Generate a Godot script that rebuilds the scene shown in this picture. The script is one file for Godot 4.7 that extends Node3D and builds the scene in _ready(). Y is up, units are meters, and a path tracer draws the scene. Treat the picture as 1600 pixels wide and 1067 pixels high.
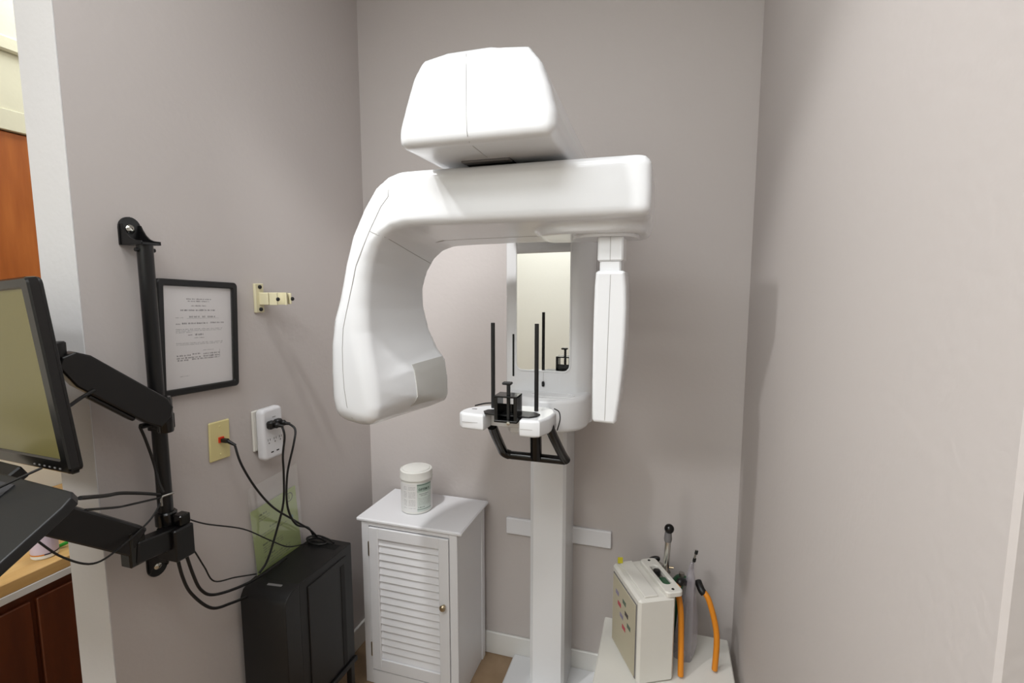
extends Node3D

var used := {}
var tint := {}

# ------------------------------------------------------------------ naming and tagging
func numbered(called: String) -> String:
	if not used.has(called):
		used[called] = 0
		return called
	used[called] += 1
	return "%s_%03d" % [called, used[called]]

func thing(called: String, label: String, category: String, at := Vector3.ZERO, group := "") -> Node3D:
	var o := Node3D.new()
	o.name = numbered(called)
	add_child(o)
	o.position = at
	tag(o, label, category, group)
	return o

func tag(o: Node, label: String, category: String, group := "") -> void:
	o.set_meta("label", label)
	o.set_meta("category", category)
	if group != "":
		o.set_meta("group", group)

func obj(called: String, m, mat: Material, parent: Node = null) -> MeshInstance3D:
	var o := MeshInstance3D.new()
	o.mesh = m if m is Mesh else finish(m)
	o.material_override = mat
	if parent == null:
		o.name = numbered(called)
		add_child(o)
	else:
		o.name = called
		parent.add_child(o, true)
	return o

func struct(called: String, m, mat: Material) -> MeshInstance3D:
	var o := obj(called, m, mat)
	o.set_meta("kind", "structure")
	return o

# ------------------------------------------------------------------ mesh helpers
func mb() -> SurfaceTool:
	var st := SurfaceTool.new()
	st.begin(Mesh.PRIMITIVE_TRIANGLES)
	return st

func finish(st: SurfaceTool) -> ArrayMesh:
	st.generate_normals()
	return st.commit()

func tri(st: SurfaceTool, a: Vector3, b: Vector3, c: Vector3, away: Vector3, g := -1) -> void:
	var n := (a - c).cross(a - b)
	if n.length_squared() < 1e-18:
		return
	st.set_smooth_group(g)
	if n.dot(away) >= 0.0:
		st.add_vertex(a); st.add_vertex(b); st.add_vertex(c)
	else:
		st.add_vertex(a); st.add_vertex(c); st.add_vertex(b)

func quad(st: SurfaceTool, a: Vector3, b: Vector3, c: Vector3, d: Vector3, away: Vector3, g := -1) -> void:
	tri(st, a, b, c, away, g)
	tri(st, a, c, d, away, g)

# box with chamfered edges
func box(st: SurfaceTool, c: Vector3, s: Vector3, ch := 0.0, bas := Basis.IDENTITY) -> SurfaceTool:
	var h := s * 0.5
	ch = minf(ch, minf(h.x, minf(h.y, h.z)) * 0.95)
	var sg := [-1.0, 1.0]
	var P := func(sx: float, sy: float, sz: float, ax: int) -> Vector3:
		var v := Vector3(sx * (h.x - ch), sy * (h.y - ch), sz * (h.z - ch))
		v[ax] += [sx, sy, sz][ax] * ch
		return c + bas * v
	for ax in 3:
		for s0 in sg:
			var q := []
			for k in [[-1.0, -1.0], [1.0, -1.0], [1.0, 1.0], [-1.0, 1.0]]:
				var v := [0.0, 0.0, 0.0]
				v[ax] = s0; v[(ax + 1) % 3] = k[0]; v[(ax + 2) % 3] = k[1]
				q.append(P.call(v[0], v[1], v[2], ax))
			var n := Vector3.ZERO
			n[ax] = s0
			quad(st, q[0], q[1], q[2], q[3], bas * n)
	if ch > 0.0:
		for ax in 3:
			var a1 := (ax + 1) % 3
			var a2 := (ax + 2) % 3
			for s1 in sg:
				for s2 in sg:
					var lo := [0.0, 0.0, 0.0]
					lo[ax] = -1.0; lo[a1] = s1; lo[a2] = s2
					var hi := lo.duplicate()
					hi[ax] = 1.0
					var n := Vector3.ZERO
					n[a1] = s1; n[a2] = s2
					quad(st, P.call(lo[0], lo[1], lo[2], a1), P.call(hi[0], hi[1], hi[2], a1), P.call(hi[0], hi[1], hi[2], a2), P.call(lo[0], lo[1], lo[2], a2), bas * n)
		for sx in sg:
			for sy in sg:
				for sz in sg:
					tri(st, P.call(sx, sy, sz, 0), P.call(sx, sy, sz, 1), P.call(sx, sy, sz, 2), bas * Vector3(sx, sy, sz))
	return st

func boxm(c: Vector3, s: Vector3, ch := 0.002, bas := Basis.IDENTITY) -> SurfaceTool:
	return box(mb(), c, s, ch, bas)

# round tube along points
func tube(st: SurfaceTool, pts: Array, r: float, n := 10, r_end := -1.0) -> SurfaceTool:
	var rings := []
	var up := Vector3.UP
	var cnt := pts.size()
	for i in cnt:
		var t: Vector3 = (pts[mini(i + 1, cnt - 1)] - pts[maxi(i - 1, 0)]).normalized()
		if i == 0:
			up = Vector3.UP if absf(t.y) < 0.9 else Vector3.RIGHT
		var x := up.cross(t).normalized()
		up = t.cross(x).normalized()
		var rr: float = r if r_end < 0.0 else lerpf(r, r_end, float(i) / (cnt - 1))
		var ring := []
		for k in n:
			var a := TAU * k / n
			ring.append(pts[i] + (x * cos(a) + up * sin(a)) * rr)
		rings.append(ring)
	for i in cnt - 1:
		for k in n:
			var k2 := (k + 1) % n
			var away: Vector3 = rings[i][k] + rings[i][k2] - pts[i] * 2.0
			quad(st, rings[i][k], rings[i][k2], rings[i + 1][k2], rings[i + 1][k], away, 1)
	for e in [0, cnt - 1]:
		var out: Vector3 = pts[0] - pts[1] if e == 0 else pts[cnt - 1] - pts[cnt - 2]
		for k in n:
			tri(st, pts[e], rings[e][k], rings[e][(k + 1) % n], out)
	return st

func smooth_path(pts: Array, per := 6) -> Array:
	var out := []
	for i in pts.size() - 1:
		var a: Vector3 = pts[maxi(i - 1, 0)]
		var b: Vector3 = pts[i]
		var c: Vector3 = pts[i + 1]
		var d: Vector3 = pts[mini(i + 2, pts.size() - 1)]
		for k in per:
			out.append(b.cubic_interpolate(c, a, d, float(k) / per))
	out.append(pts[-1])
	return out

# turned shape: profile of (radius, height) along local y
func lathe(st: SurfaceTool, prof: Array, n := 32, xf := Transform3D.IDENTITY) -> SurfaceTool:
	var g := 1
	for i in prof.size() - 1:
		var p: Vector2 = prof[i]
		var q: Vector2 = prof[i + 1]
		if i > 0:
			var d0: Vector2 = p - prof[i - 1]
			if absf(d0.angle_to(q - p)) > 0.65:
				g += 1
		var away2 := Vector2((q - p).y, -(q - p).x)
		for k in n:
			var a := TAU * k / n
			var b := TAU * (k + 1) / n
			var m := (a + b) * 0.5
			var away := xf.basis * Vector3(away2.x * cos(m), away2.y, away2.x * sin(m))
			quad(st, xf * Vector3(p.x * cos(a), p.y, p.x * sin(a)), xf * Vector3(p.x * cos(b), p.y, p.x * sin(b)), xf * Vector3(q.x * cos(b), q.y, q.x * sin(b)), xf * Vector3(q.x * cos(a), q.y, q.x * sin(a)), away, g)
	return st

func inset(poly: PackedVector2Array, d: float) -> PackedVector2Array:
	var out := PackedVector2Array()
	var n := poly.size()
	var ccw := 1.0 if not Geometry2D.is_polygon_clockwise(poly) else -1.0
	for i in n:
		var e0 := (poly[i] - poly[(i + n - 1) % n]).normalized()
		var e1 := (poly[(i + 1) % n] - poly[i]).normalized()
		var n0 := Vector2(-e0.y, e0.x)
		var n1 := Vector2(-e1.y, e1.x)
		var m := (n0 + n1)
		m = m / maxf(0.3, m.length_squared()) * 2.0
		out.append(poly[i] + m * d * ccw)
	return out

# extruded outline: local (x, y) plane, thickness along z from 0 to depth, rounded rim; smooth sides
func prism(st: SurfaceTool, poly: PackedVector2Array, depth: float, bev := 0.0, xf := Transform3D.IDENTITY, steps := 3) -> SurfaceTool:
	var layers := []   # [poly, z]
	if bev > 0.0:
		for i in steps + 1:
			var a := PI * 0.5 * i / steps
			layers.append([inset(poly, bev * (1.0 - sin(a))), bev * (1.0 - cos(a))])
		for i in steps + 1:
			var a := PI * 0.5 * (steps - i) / steps
			layers.append([inset(poly, bev * (1.0 - sin(a))), depth - bev * (1.0 - cos(a))])
	else:
		layers = [[poly, 0.0], [poly, depth]]
	var n := poly.size()
	var ccw := 1.0 if not Geometry2D.is_polygon_clockwise(poly) else -1.0
	# smoothing groups round the outline
	var grp := []
	var g := 1
	for i in n:
		var e0 := poly[i] - poly[(i + n - 1) % n]
		var e1 := poly[(i + 1) % n] - poly[i]
		if absf(e0.angle_to(e1)) > 0.6:
			g += 1
		grp.append(g)
	for l in layers.size() - 1:
		for i in n:
			var j := (i + 1) % n
			var e := (poly[j] - poly[i]) * ccw
			var away := Vector3(e.y, -e.x, 0.0) .normalized()
			var mz := float(l) / (layers.size() - 1)
			if bev > 0.0:
				away.z = (mz - 0.5) * 0.8
			var A: PackedVector2Array = layers[l][0]
			var B: PackedVector2Array = layers[l + 1][0]
			quad(st, xf * Vector3(A[i].x, A[i].y, layers[l][1]), xf * Vector3(A[j].x, A[j].y, layers[l][1]), xf * Vector3(B[j].x, B[j].y, layers[l + 1][1]), xf * Vector3(B[i].x, B[i].y, layers[l + 1][1]), xf.basis * away, grp[i] if bev > 0.0 else (grp[i]))
	for e in [0, layers.size() - 1]:
		var L: PackedVector2Array = layers[e][0]
		var idx := Geometry2D.triangulate_polygon(L)
		var z: float = layers[e][1]
		for t in range(0, idx.size(), 3):
			tri(st, xf * Vector3(L[idx[t]].x, L[idx[t]].y, z), xf * Vector3(L[idx[t + 1]].x, L[idx[t + 1]].y, z), xf * Vector3(L[idx[t + 2]].x, L[idx[t + 2]].y, z), xf.basis * Vector3(0, 0, -1 if e == 0 else 1))
	return st

# ring between two outlines with equal point counts, z from 0 to depth
func ring_prism(st: SurfaceTool, outer: PackedVector2Array, inner: PackedVector2Array, depth: float, bev := 0.0, xf := Transform3D.IDENTITY) -> SurfaceTool:
	var n := outer.size()
	var mid := Vector2.ZERO
	for p in outer:
		mid += p / n
	var o2 := inset(outer, bev)
	var i2 := inset(inner, -bev)
	for i in n:
		var j := (i + 1) % n
		var rad := (outer[i] + outer[j]) * 0.5 - mid
		var R := xf.basis * Vector3(rad.x, rad.y, 0)
		var Z := xf.basis * Vector3(0, 0, 1)
		var V := func(p: Vector2, z: float) -> Vector3: return xf * Vector3(p.x, p.y, z)
		quad(st, V.call(outer[i], 0.0), V.call(outer[j], 0.0), V.call(outer[j], depth - bev), V.call(outer[i], depth - bev), R)
		quad(st, V.call(inner[i], 0.0), V.call(inner[j], 0.0), V.call(inner[j], depth - bev), V.call(inner[i], depth - bev), -R)
		if bev > 0.0:
			quad(st, V.call(outer[i], depth - bev), V.call(outer[j], depth - bev), V.call(o2[j], depth), V.call(o2[i], depth), R.normalized() + Z)
			quad(st, V.call(inner[i], depth - bev), V.call(inner[j], depth - bev), V.call(i2[j], depth), V.call(i2[i], depth), Z - R.normalized())
		quad(st, V.call(o2[i], depth), V.call(o2[j], depth), V.call(i2[j], depth), V.call(i2[i], depth), Z)
		quad(st, V.call(outer[i], 0.0), V.call(outer[j], 0.0), V.call(inner[j], 0.0), V.call(inner[i], 0.0), -Z)
	return st

func rrect(w: float, h: float, r: float, k := 5, c := Vector2.ZERO) -> PackedVector2Array:
	var out := PackedVector2Array()
	r = minf(r, minf(w, h) * 0.499)
	for q in 4:
		var cc := Vector2((w * 0.5 - r) * (1 if q == 0 or q == 3 else -1), (h * 0.5 - r) * (1 if q < 2 else -1))
		for i in k + 1:
			var a := PI * 0.5 * (q + float(i) / k)
			out.append(c + cc + Vector2(cos(a), sin(a)) * r)
	return out

func pairs(a: Array) -> PackedVector2Array:
	var out := PackedVector2Array()
	for i in range(0, a.size(), 2):
		out.append(Vector2(a[i], a[i + 1]))
	return out

# a flat sheet with 0..1 texture coordinates on its front (+z) and a thin edge; local centre at origin
func sheet(w: float, h: float, t: float) -> ArrayMesh:
	var st := mb()
	var P := [Vector3(-w / 2, -h / 2, t), Vector3(w / 2, -h / 2, t), Vector3(w / 2, h / 2, t), Vector3(-w / 2, h / 2, t)]
	var uv := [Vector2(0, 1), Vector2(1, 1), Vector2(1, 0), Vector2(0, 0)]
	st.set_smooth_group(-1)
	for i in [0, 2, 1, 0, 3, 2]:
		st.set_uv(uv[i]); st.add_vertex(P[i])
	st.set_uv(Vector2(0.01, 0.01))
	var B := []
	for p in P:
		B.append(p - Vector3(0, 0, t))
	for i in 4:
		var j := (i + 1) % 4
		quad(st, P[i], P[j], B[j], B[i], P[i] + P[j] - Vector3(0, 0, 2 * t))
	quad(st, B[0], B[1], B[2], B[3], Vector3(0, 0, -1))
	return finish(st)

# ------------------------------------------------------------------ signed distance shapes (for the moulded housings)
class Outline2D:
	var x0: float; var y0: float; var cell: float; var nx: int; var ny: int
	var v := PackedFloat32Array()
	func _init(poly: PackedVector2Array, bx: Rect2, c: float):
		x0 = bx.position.x; y0 = bx.position.y; cell = c
		nx = int(bx.size.x / c) + 2; ny = int(bx.size.y / c) + 2
		v.resize(nx * ny)
		var n := poly.size()
		for j in ny:
			for i in nx:
				var p := Vector2(x0 + i * c, y0 + j * c)
				var best := 1e9
				var inside := false
				var b := poly[n - 1]
				for k in n:
					var a := poly[k]
					var ab := b - a
					var ap := p - a
					var t := clampf(ap.dot(ab) / maxf(ab.length_squared(), 1e-12), 0.0, 1.0)
					best = minf(best, (ap - ab * t).length_squared())
					if (a.y > p.y) != (b.y > p.y) and p.x < (b.x - a.x) * (p.y - a.y) / (b.y - a.y) + a.x:
						inside = not inside
					b = a
				v[j * nx + i] = sqrt(best) * (-1.0 if inside else 1.0)
	func at(x: float, y: float) -> float:
		var fx := clampf((x - x0) / cell, 0.0, nx - 1.001)
		var fy := clampf((y - y0) / cell, 0.0, ny - 1.001)
		var i := int(fx)
		var j := int(fy)
		fx -= i; fy -= j
		var k := j * nx + i
		return lerpf(lerpf(v[k], v[k + 1], fx), lerpf(v[k + nx], v[k + nx + 1], fx), fy)

func smin(a: float, b: float, k: float) -> float:
	var h := maxf(k - absf(a - b), 0.0) / k
	return minf(a, b) - h * h * k * 0.25

# surface nets with normals from the field
func nets(f: Callable, lo: Vector3, hi: Vector3, cell: float) -> ArrayMesh:
	var n := Vector3i(((hi - lo) / cell).ceil()) + Vector3i.ONE
	var sx := n.x
	var sxy := n.x * n.y
	var val := PackedFloat32Array()
	val.resize(sxy * n.z)
	for k in n.z:
		for j in n.y:
			for i in n.x:
				val[k * sxy + j * sx + i] = f.call(lo.x + i * cell, lo.y + j * cell, lo.z + k * cell)
	var vid := PackedInt32Array()
	vid.resize(sxy * n.z)
	vid.fill(-1)
	var V := PackedVector3Array()
	var N := PackedVector3Array()
	var I := PackedInt32Array()
	var off := [0, 1, sx, sx + 1, sxy, sxy + 1, sxy + sx, sxy + sx + 1]
	var edges := [[0, 1], [0, 2], [0, 4], [1, 3], [1, 5], [2, 3], [2, 6], [3, 7], [4, 5], [4, 6], [5, 7], [6, 7]]
	for k in n.z - 1:
		for j in n.y - 1:
			for i in n.x - 1:
				var b := k * sxy + j * sx + i
				var s := 0
				for o in off:
					if val[b + o] < 0.0:
						s += 1
				if s == 0 or s == 8:
					continue
				var acc := Vector3.ZERO
				var cnt := 0
				for e in edges:
					var v0 := val[b + off[e[0]]]
					var v1 := val[b + off[e[1]]]
					if (v0 < 0.0) == (v1 < 0.0):
						continue
					var t := v0 / (v0 - v1)
					var c0 := Vector3(e[0] & 1, (e[0] >> 1) & 1, e[0] >> 2)
					var c1 := Vector3(e[1] & 1, (e[1] >> 1) & 1, e[1] >> 2)
					acc += c0.lerp(c1, t)
					cnt += 1
				var p := lo + (Vector3(i, j, k) + acc / cnt) * cell
				vid[b] = V.size()
				var h := cell * 0.75
				var g := Vector3(f.call(p.x + h, p.y, p.z) - f.call(p.x - h, p.y, p.z), f.call(p.x, p.y + h, p.z) - f.call(p.x, p.y - h, p.z), f.call(p.x, p.y, p.z + h) - f.call(p.x, p.y, p.z - h)).normalized()
				V.append(p)
				N.append(g)
	var step := [1, sx, sxy]
	for k in range(1, n.z - 1):
		for j in range(1, n.y - 1):
			for i in range(1, n.x - 1):
				var b := k * sxy + j * sx + i
				for ax in 3:
					var v0 := val[b]
					var v1 := val[b + step[ax]]
					if (v0 < 0.0) == (v1 < 0.0):
						continue
					var u: int = step[(ax + 1) % 3]
					var w: int = step[(ax + 2) % 3]
					var q := [vid[b], vid[b - u], vid[b - u - w], vid[b - w]]
					if q.has(-1):
						continue
					var away: Vector3 = N[q[0]] + N[q[1]] + N[q[2]] + N[q[3]]
					for t in [[0, 1, 2], [0, 2, 3]]:
						var a: int = q[t[0]]
						var bb: int = q[t[1]]
						var c: int = q[t[2]]
						if (V[a] - V[c]).cross(V[a] - V[bb]).dot(away) >= 0.0:
							I.append_array([a, bb, c])
						else:
							I.append_array([a, c, bb])
	var arr := []
	arr.resize(Mesh.ARRAY_MAX)
	arr[Mesh.ARRAY_VERTEX] = V
	arr[Mesh.ARRAY_NORMAL] = N
	arr[Mesh.ARRAY_INDEX] = I
	var am := ArrayMesh.new()
	am.add_surface_from_arrays(Mesh.PRIMITIVE_TRIANGLES, arr)
	return am

# walk from a point along a direction until the housing is met
func march(f: Callable, p: Vector3, d: Vector3, most := 0.6) -> Vector3:
	var t := 0.0
	while t < most:
		var v: float = f.call(p.x + d.x * t, p.y + d.y * t, p.z + d.z * t)
		if v < 0.0003:
			break
		t += maxf(v * 0.6, 0.0006)
	return p + d * t

# ------------------------------------------------------------------ materials
func mat(c: Color, rough := 0.5, metal := 0.0, spec := 0.5) -> StandardMaterial3D:
	var m := StandardMaterial3D.new()
	m.albedo_color = c
	m.roughness = rough
	m.metallic = metal
	m.metallic_specular = spec
	return m

func noise_tex(freq: float, oct: int, sd: int, normal := false, strength := 2.0, ramp: Gradient = null) -> NoiseTexture2D:
	var fn := FastNoiseLite.new()
	fn.noise_type = FastNoiseLite.TYPE_SIMPLEX_SMOOTH
	fn.frequency = freq
	fn.fractal_octaves = oct
	fn.seed = sd
	var t := NoiseTexture2D.new()
	t.width = 512; t.height = 512
	t.seamless = true
	t.noise = fn
	t.as_normal_map = normal
	t.bump_strength = strength
	if ramp:
		t.color_ramp = ramp
	return t

func paint(c: Color, rough := 0.75) -> StandardMaterial3D:
	var m := mat(c, rough, 0.0, 0.35)
	m.normal_enabled = true
	m.normal_texture = noise_tex(0.03, 3, 11, true, 1.5)
	m.normal_scale = 0.25
	m.uv1_triplanar = true
	m.uv1_world_triplanar = true
	m.uv1_scale = Vector3.ONE * 2.5
	return m

func wood(light: Color, dark: Color, sc: Vector3, rough := 0.4) -> StandardMaterial3D:
	var g := Gradient.new()
	g.set_color(0, dark); g.set_color(1, light)
	var m := mat(Color.WHITE, rough)
	m.albedo_texture = noise_tex(0.012, 5, 5, false, 1.0, g)
	m.uv1_triplanar = true
	m.uv1_world_triplanar = true
	m.uv1_scale = sc
	return m

var M := {}

func make_materials() -> void:
	M.wall = paint(Color(0.772, 0.745, 0.732))
	M.end = paint(Color(0.835, 0.828, 0.828))
	M.side = paint(Color(0.90, 0.895, 0.86))
	M.rear = paint(Color(0.95, 0.945, 0.915))
	M.soffit = paint(Color(0.84, 0.83, 0.74))
	M.ceiling = paint(Color(0.93, 0.925, 0.915), 0.9)
	M.trim = mat(Color(0.88, 0.875, 0.86), 0.4)
	M.floor = mat(Color(0.62, 0.52, 0.41), 0.4)
	M.floor.albedo_texture = noise_tex(0.02, 4, 3, false, 1.0, _ramp(Color(0.90, 0.89, 0.87), Color(1, 1, 1)))
	M.floor.uv1_triplanar = true
	M.floor.uv1_world_triplanar = true
	M.gloss = mat(Color(0.905, 0.91, 0.918), 0.2)
	M.gloss.clearcoat_enabled = true
	M.gloss.clearcoat = 0.3
	M.gloss.clearcoat_roughness = 0.1
	M.shell = mat(Color(0.915, 0.918, 0.922), 0.22)
	M.column = mat(Color(0.885, 0.887, 0.892), 0.3)
	M.window = mat(Color(0.76, 0.755, 0.74), 0.35)
	M.seam = mat(Color(0.66, 0.65, 0.64), 0.8)
	M.mirror = mat(Color(0.93, 0.93, 0.915), 0.02, 1.0)
	M.black = mat(Color(0.045, 0.043, 0.045), 0.45)
	M.black_gloss = mat(Color(0.03, 0.028, 0.03), 0.18)
	M.black_metal = mat(Color(0.05, 0.048, 0.052), 0.36, 0.1)
	M.cable = mat(Color(0.04, 0.038, 0.038), 0.5)
	M.slot = mat(Color(0.03, 0.03, 0.03), 0.7)
	M.rod = mat(Color(0.06, 0.057, 0.057), 0.5)
	M.chrome = mat(Color(0.82, 0.82, 0.80), 0.16, 1.0)
	M.steel = mat(Color(0.62, 0.61, 0.59), 0.32, 1.0)
	M.brass = mat(Color(0.72, 0.66, 0.55), 0.3, 1.0)
	M.cabinet = mat(Color(0.90, 0.90, 0.91), 0.38)
	M.ivory = mat(Color(0.86, 0.81, 0.58), 0.4)
	M.cream = mat(Color(0.83, 0.80, 0.67), 0.45)
	M.screen = mat(Color(0.45, 0.42, 0.25), 0.3)
	M.bezel = mat(Color(0.035, 0.034, 0.036), 0.22)
	M.surge = mat(Color(0.90, 0.90, 0.91), 0.35)
	M.tray = mat(Color(0.115, 0.118, 0.125), 0.42)
	M.pad = mat(Color(0.21, 0.21, 0.225), 0.6)
	M.orange_wood = wood(Color(0.74, 0.43, 0.19), Color(0.62, 0.33, 0.12), Vector3(3, 0.35, 3), 0.35)
	M.maple = wood(Color(0.88, 0.74, 0.50), Color(0.80, 0.63, 0.39), Vector3(3.5, 3.5, 0.5), 0.4)
	M.brown = wood(Color(0.42, 0.20, 0.08), Color(0.33, 0.15, 0.06), Vector3(3, 0.4, 3), 0.4)
	M.clear = mat(Color(0.96, 0.96, 0.93, 0.05), 0.10)
	M.clear.transparency = BaseMaterial3D.TRANSPARENCY_ALPHA
	M.pane = mat(Color(0.98, 0.98, 0.97, 0.06), 0.03)
	M.pane.transparency = BaseMaterial3D.TRANSPARENCY_ALPHA
	M.bag = mat(Color(0.72, 0.70, 0.73, 0.40), 0.25)
	M.bag.transparency = BaseMaterial3D.TRANSPARENCY_ALPHA
	M.bag.cull_mode = BaseMaterial3D.CULL_DISABLED
	M.green = mat(Color(0.06, 0.30, 0.17), 0.35)
	M.lime = mat(Color(0.20, 0.72, 0.22), 0.4)
	M.orange = mat(Color(0.86, 0.53, 0.10), 0.5)
	M.jack = mat(Color(0.85, 0.22, 0.08), 0.5)
	M.yellow = mat(Color(0.78, 0.74, 0.16), 0.5)
	M.grey = mat(Color(0.45, 0.44, 0.44), 0.5)
	M.case = mat(Color(0.04, 0.039, 0.04), 0.5)
	M.case_side = mat(Color(0.06, 0.059, 0.062), 0.5)
	M.device = mat(Color(0.87, 0.86, 0.83), 0.42)
	M.device_panel = mat(Color(0.74, 0.71, 0.62), 0.55)
	M.tub = mat(Color(0.92, 0.92, 0.90), 0.35)
	M.lamp = mat(Color(0.9, 0.9, 0.9), 0.5)
	M.lamp.emission_enabled = true
	M.lamp.emission = Color(1.0, 1.0, 0.99)
	M.lamp.emission_energy_multiplier = 1.2

func _ramp(a: Color, b: Color) -> Gradient:
	var g := Gradient.new()
	g.set_color(0, a); g.set_color(1, b)
	return g

# printed sheets: rows of small unreadable print
func print_image(w: int, h: int, paper: Color, draw: Callable) -> ImageTexture:
	var im := Image.create(w, h, false, Image.FORMAT_RGB8)
	im.fill(paper)
	draw.call(im)
	return ImageTexture.create_from_image(im)

func dashes(im: Image, x0: int, x1: int, y: int, hgt: int, ink: Color, rng: RandomNumberGenerator) -> void:
	var x := x0
	while x < x1:
		var word := rng.randi_range(6, 22)
		var e := mini(x + word, x1)
		while x < e:
			var lw := rng.randi_range(1, 2)
			var up := rng.randi_range(0, 2)
			var c := ink.lerp(im.get_pixel(clampi(x, 0, im.get_width() - 1), clampi(y, 0, im.get_height() - 1)), rng.randf() * 0.5)
			im.fill_rect(Rect2i(x, y - (1 if up == 0 else 0), lw, hgt + (1 if up == 0 else 0)), c)
			x += lw + (1 if rng.randf() < 0.4 else 0)
		x += 3

# ------------------------------------------------------------------ lights
func troffer(at: Vector3, sx: float, sz: float, energy: float, label: String) -> void:
	var t := thing("ceiling_light", label, "ceiling light", at, "ceiling light panels")
	var fr := mb()
	for s in [-1, 1]:
		box(fr, Vector3(s * (sx / 2 + 0.012), -0.008, 0), Vector3(0.024, 0.02, sz + 0.048), 0.003)
		box(fr, Vector3(0, -0.008, s * (sz / 2 + 0.012)), Vector3(sx, 0.02, 0.024), 0.003)
	obj("frame", fr, M.trim, t)
	obj("diffuser", boxm(Vector3(0, -0.004, 0), Vector3(sx, 0.008, sz), 0.0), M.lamp, t)
	var l := AreaLight3D.new()
	l.name = "panel_light"
	l.area_size = Vector2(sx, sz)
	l.position = Vector3(0, -0.024, 0)
	l.rotation.x = -PI / 2
	l.light_color = Color(0.975, 0.99, 1.0)
	l.light_energy = energy
	l.shadow_enabled = true
	l.area_range = 12.0
	l.area_attenuation = 2.0
	t.add_child(l)

func downlight(at: Vector3, aim: Vector3, cone: float, energy: float, label: String) -> void:
	var t := thing("ceiling_downlight", label, "downlight", at)
	obj("trim_ring", lathe(mb(), [Vector2(0.050, 0.0), Vector2(0.050, 0.030), Vector2(0.075, 0.030), Vector2(0.075, 0.022), Vector2(0.056, 0.0), Vector2(0.050, 0.0)], 28), M.trim, t)
	var d := (aim - at).normalized()
	var eye := Node3D.new()
	eye.name = "eyeball"
	t.add_child(eye)
	eye.basis = Basis.looking_at(d, Vector3.RIGHT)
	eye.position = Vector3(0, 0.012, 0)
	obj("lens", lathe(mb(), [Vector2(0, -0.004), Vector2(0.030, -0.004), Vector2(0.030, 0.004), Vector2(0, 0.004)], 24, Transform3D(Basis(Vector3.RIGHT, PI / 2), Vector3(0, 0, -0.014))), M.lamp, eye)
	obj("housing", lathe(mb(), [Vector2(0.030, -0.018), Vector2(0.036, -0.018), Vector2(0.040, 0.0), Vector2(0.030, 0.006), Vector2(0, 0.008)], 24, Transform3D(Basis(Vector3.RIGHT, PI / 2), Vector3.ZERO)), M.black, eye)
	var l := SpotLight3D.new()
	l.name = "lamp_light"
	l.spot_angle = cone
	l.spot_angle_attenuation = 0.6
	l.spot_range = 12.0
	l.spot_attenuation = 2.0
	l.light_size = 0.05
	l.light_energy = energy
	l.shadow_enabled = true
	t.add_child(l)
	l.position = eye.position + d * 0.05
	l.basis = eye.basis

const CEIL := 2.95
const W := 1.545      # alcove width
const ZL := 1.129     # where the left alcove wall ends
const ZR := 1.432     # where the right alcove wall ends

func _ready() -> void:
	# ---------------- camera, environment, exposure, lights
	var cam := Camera3D.new()
	cam.name = "camera"
	add_child(cam)
	cam.position = Vector3(1.27, 1.6, 1.922)
	cam.rotation = Vector3(deg_to_rad(-6.3), deg_to_rad(17.2), 0)
	cam.fov = rad_to_deg(2.0 * atan(533.5 / 780.0))
	cam.near = 0.02
	cam.current = true
	var we := WorldEnvironment.new()
	we.name = "environment"
	var env := Environment.new()
	env.background_mode = Environment.BG_COLOR
	env.background_color = Color(0.55, 0.6, 0.65)
	env.tonemap_mode = Environment.TONE_MAPPER_LINEAR
	env.tonemap_exposure = 0.86
	env.sdfgi_enabled = true
	env.ssao_enabled = true
	env.ssil_enabled = true
	we.environment = env
	add_child(we)
	make_materials()
	troffer(Vector3(0.80, CEIL - 0.002, 1.45), 1.2, 0.6, 1.0, "square-edged ceiling light panel just in front of the x-ray machine")
	troffer(Vector3(0.70, CEIL - 0.002, 2.40), 1.2, 0.6, 2.9, "ceiling light panel above where the viewer stands")
	troffer(Vector3(0.10, CEIL - 0.002, 3.40), 1.2, 0.6, 2.7, "ceiling light panel nearest the rear wall")
	troffer(Vector3(-0.62, CEIL - 0.002, 0.40), 0.6, 0.6, 1.6, "small square ceiling light panel over the side room counter")
	downlight(Vector3(0.25, CEIL - 0.03, 1.30), Vector3(0.50, 1.15, 0.0), 21.0, 2.8, "recessed eyeball downlight over the left side aimed at the back wall")
	downlight(Vector3(0.0, CEIL - 0.03, 1.80), Vector3(1.545, 1.2, 0.85), 22.0, 1.9, "recessed eyeball downlight over the left side aimed at the right wall")
	build_room()
	build_machine()
	build_workstation()
	build_left_wall_things()
	build_tower_and_cables()
	build_cabinet()
	build_right_corner()
	build_side_counter()

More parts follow.
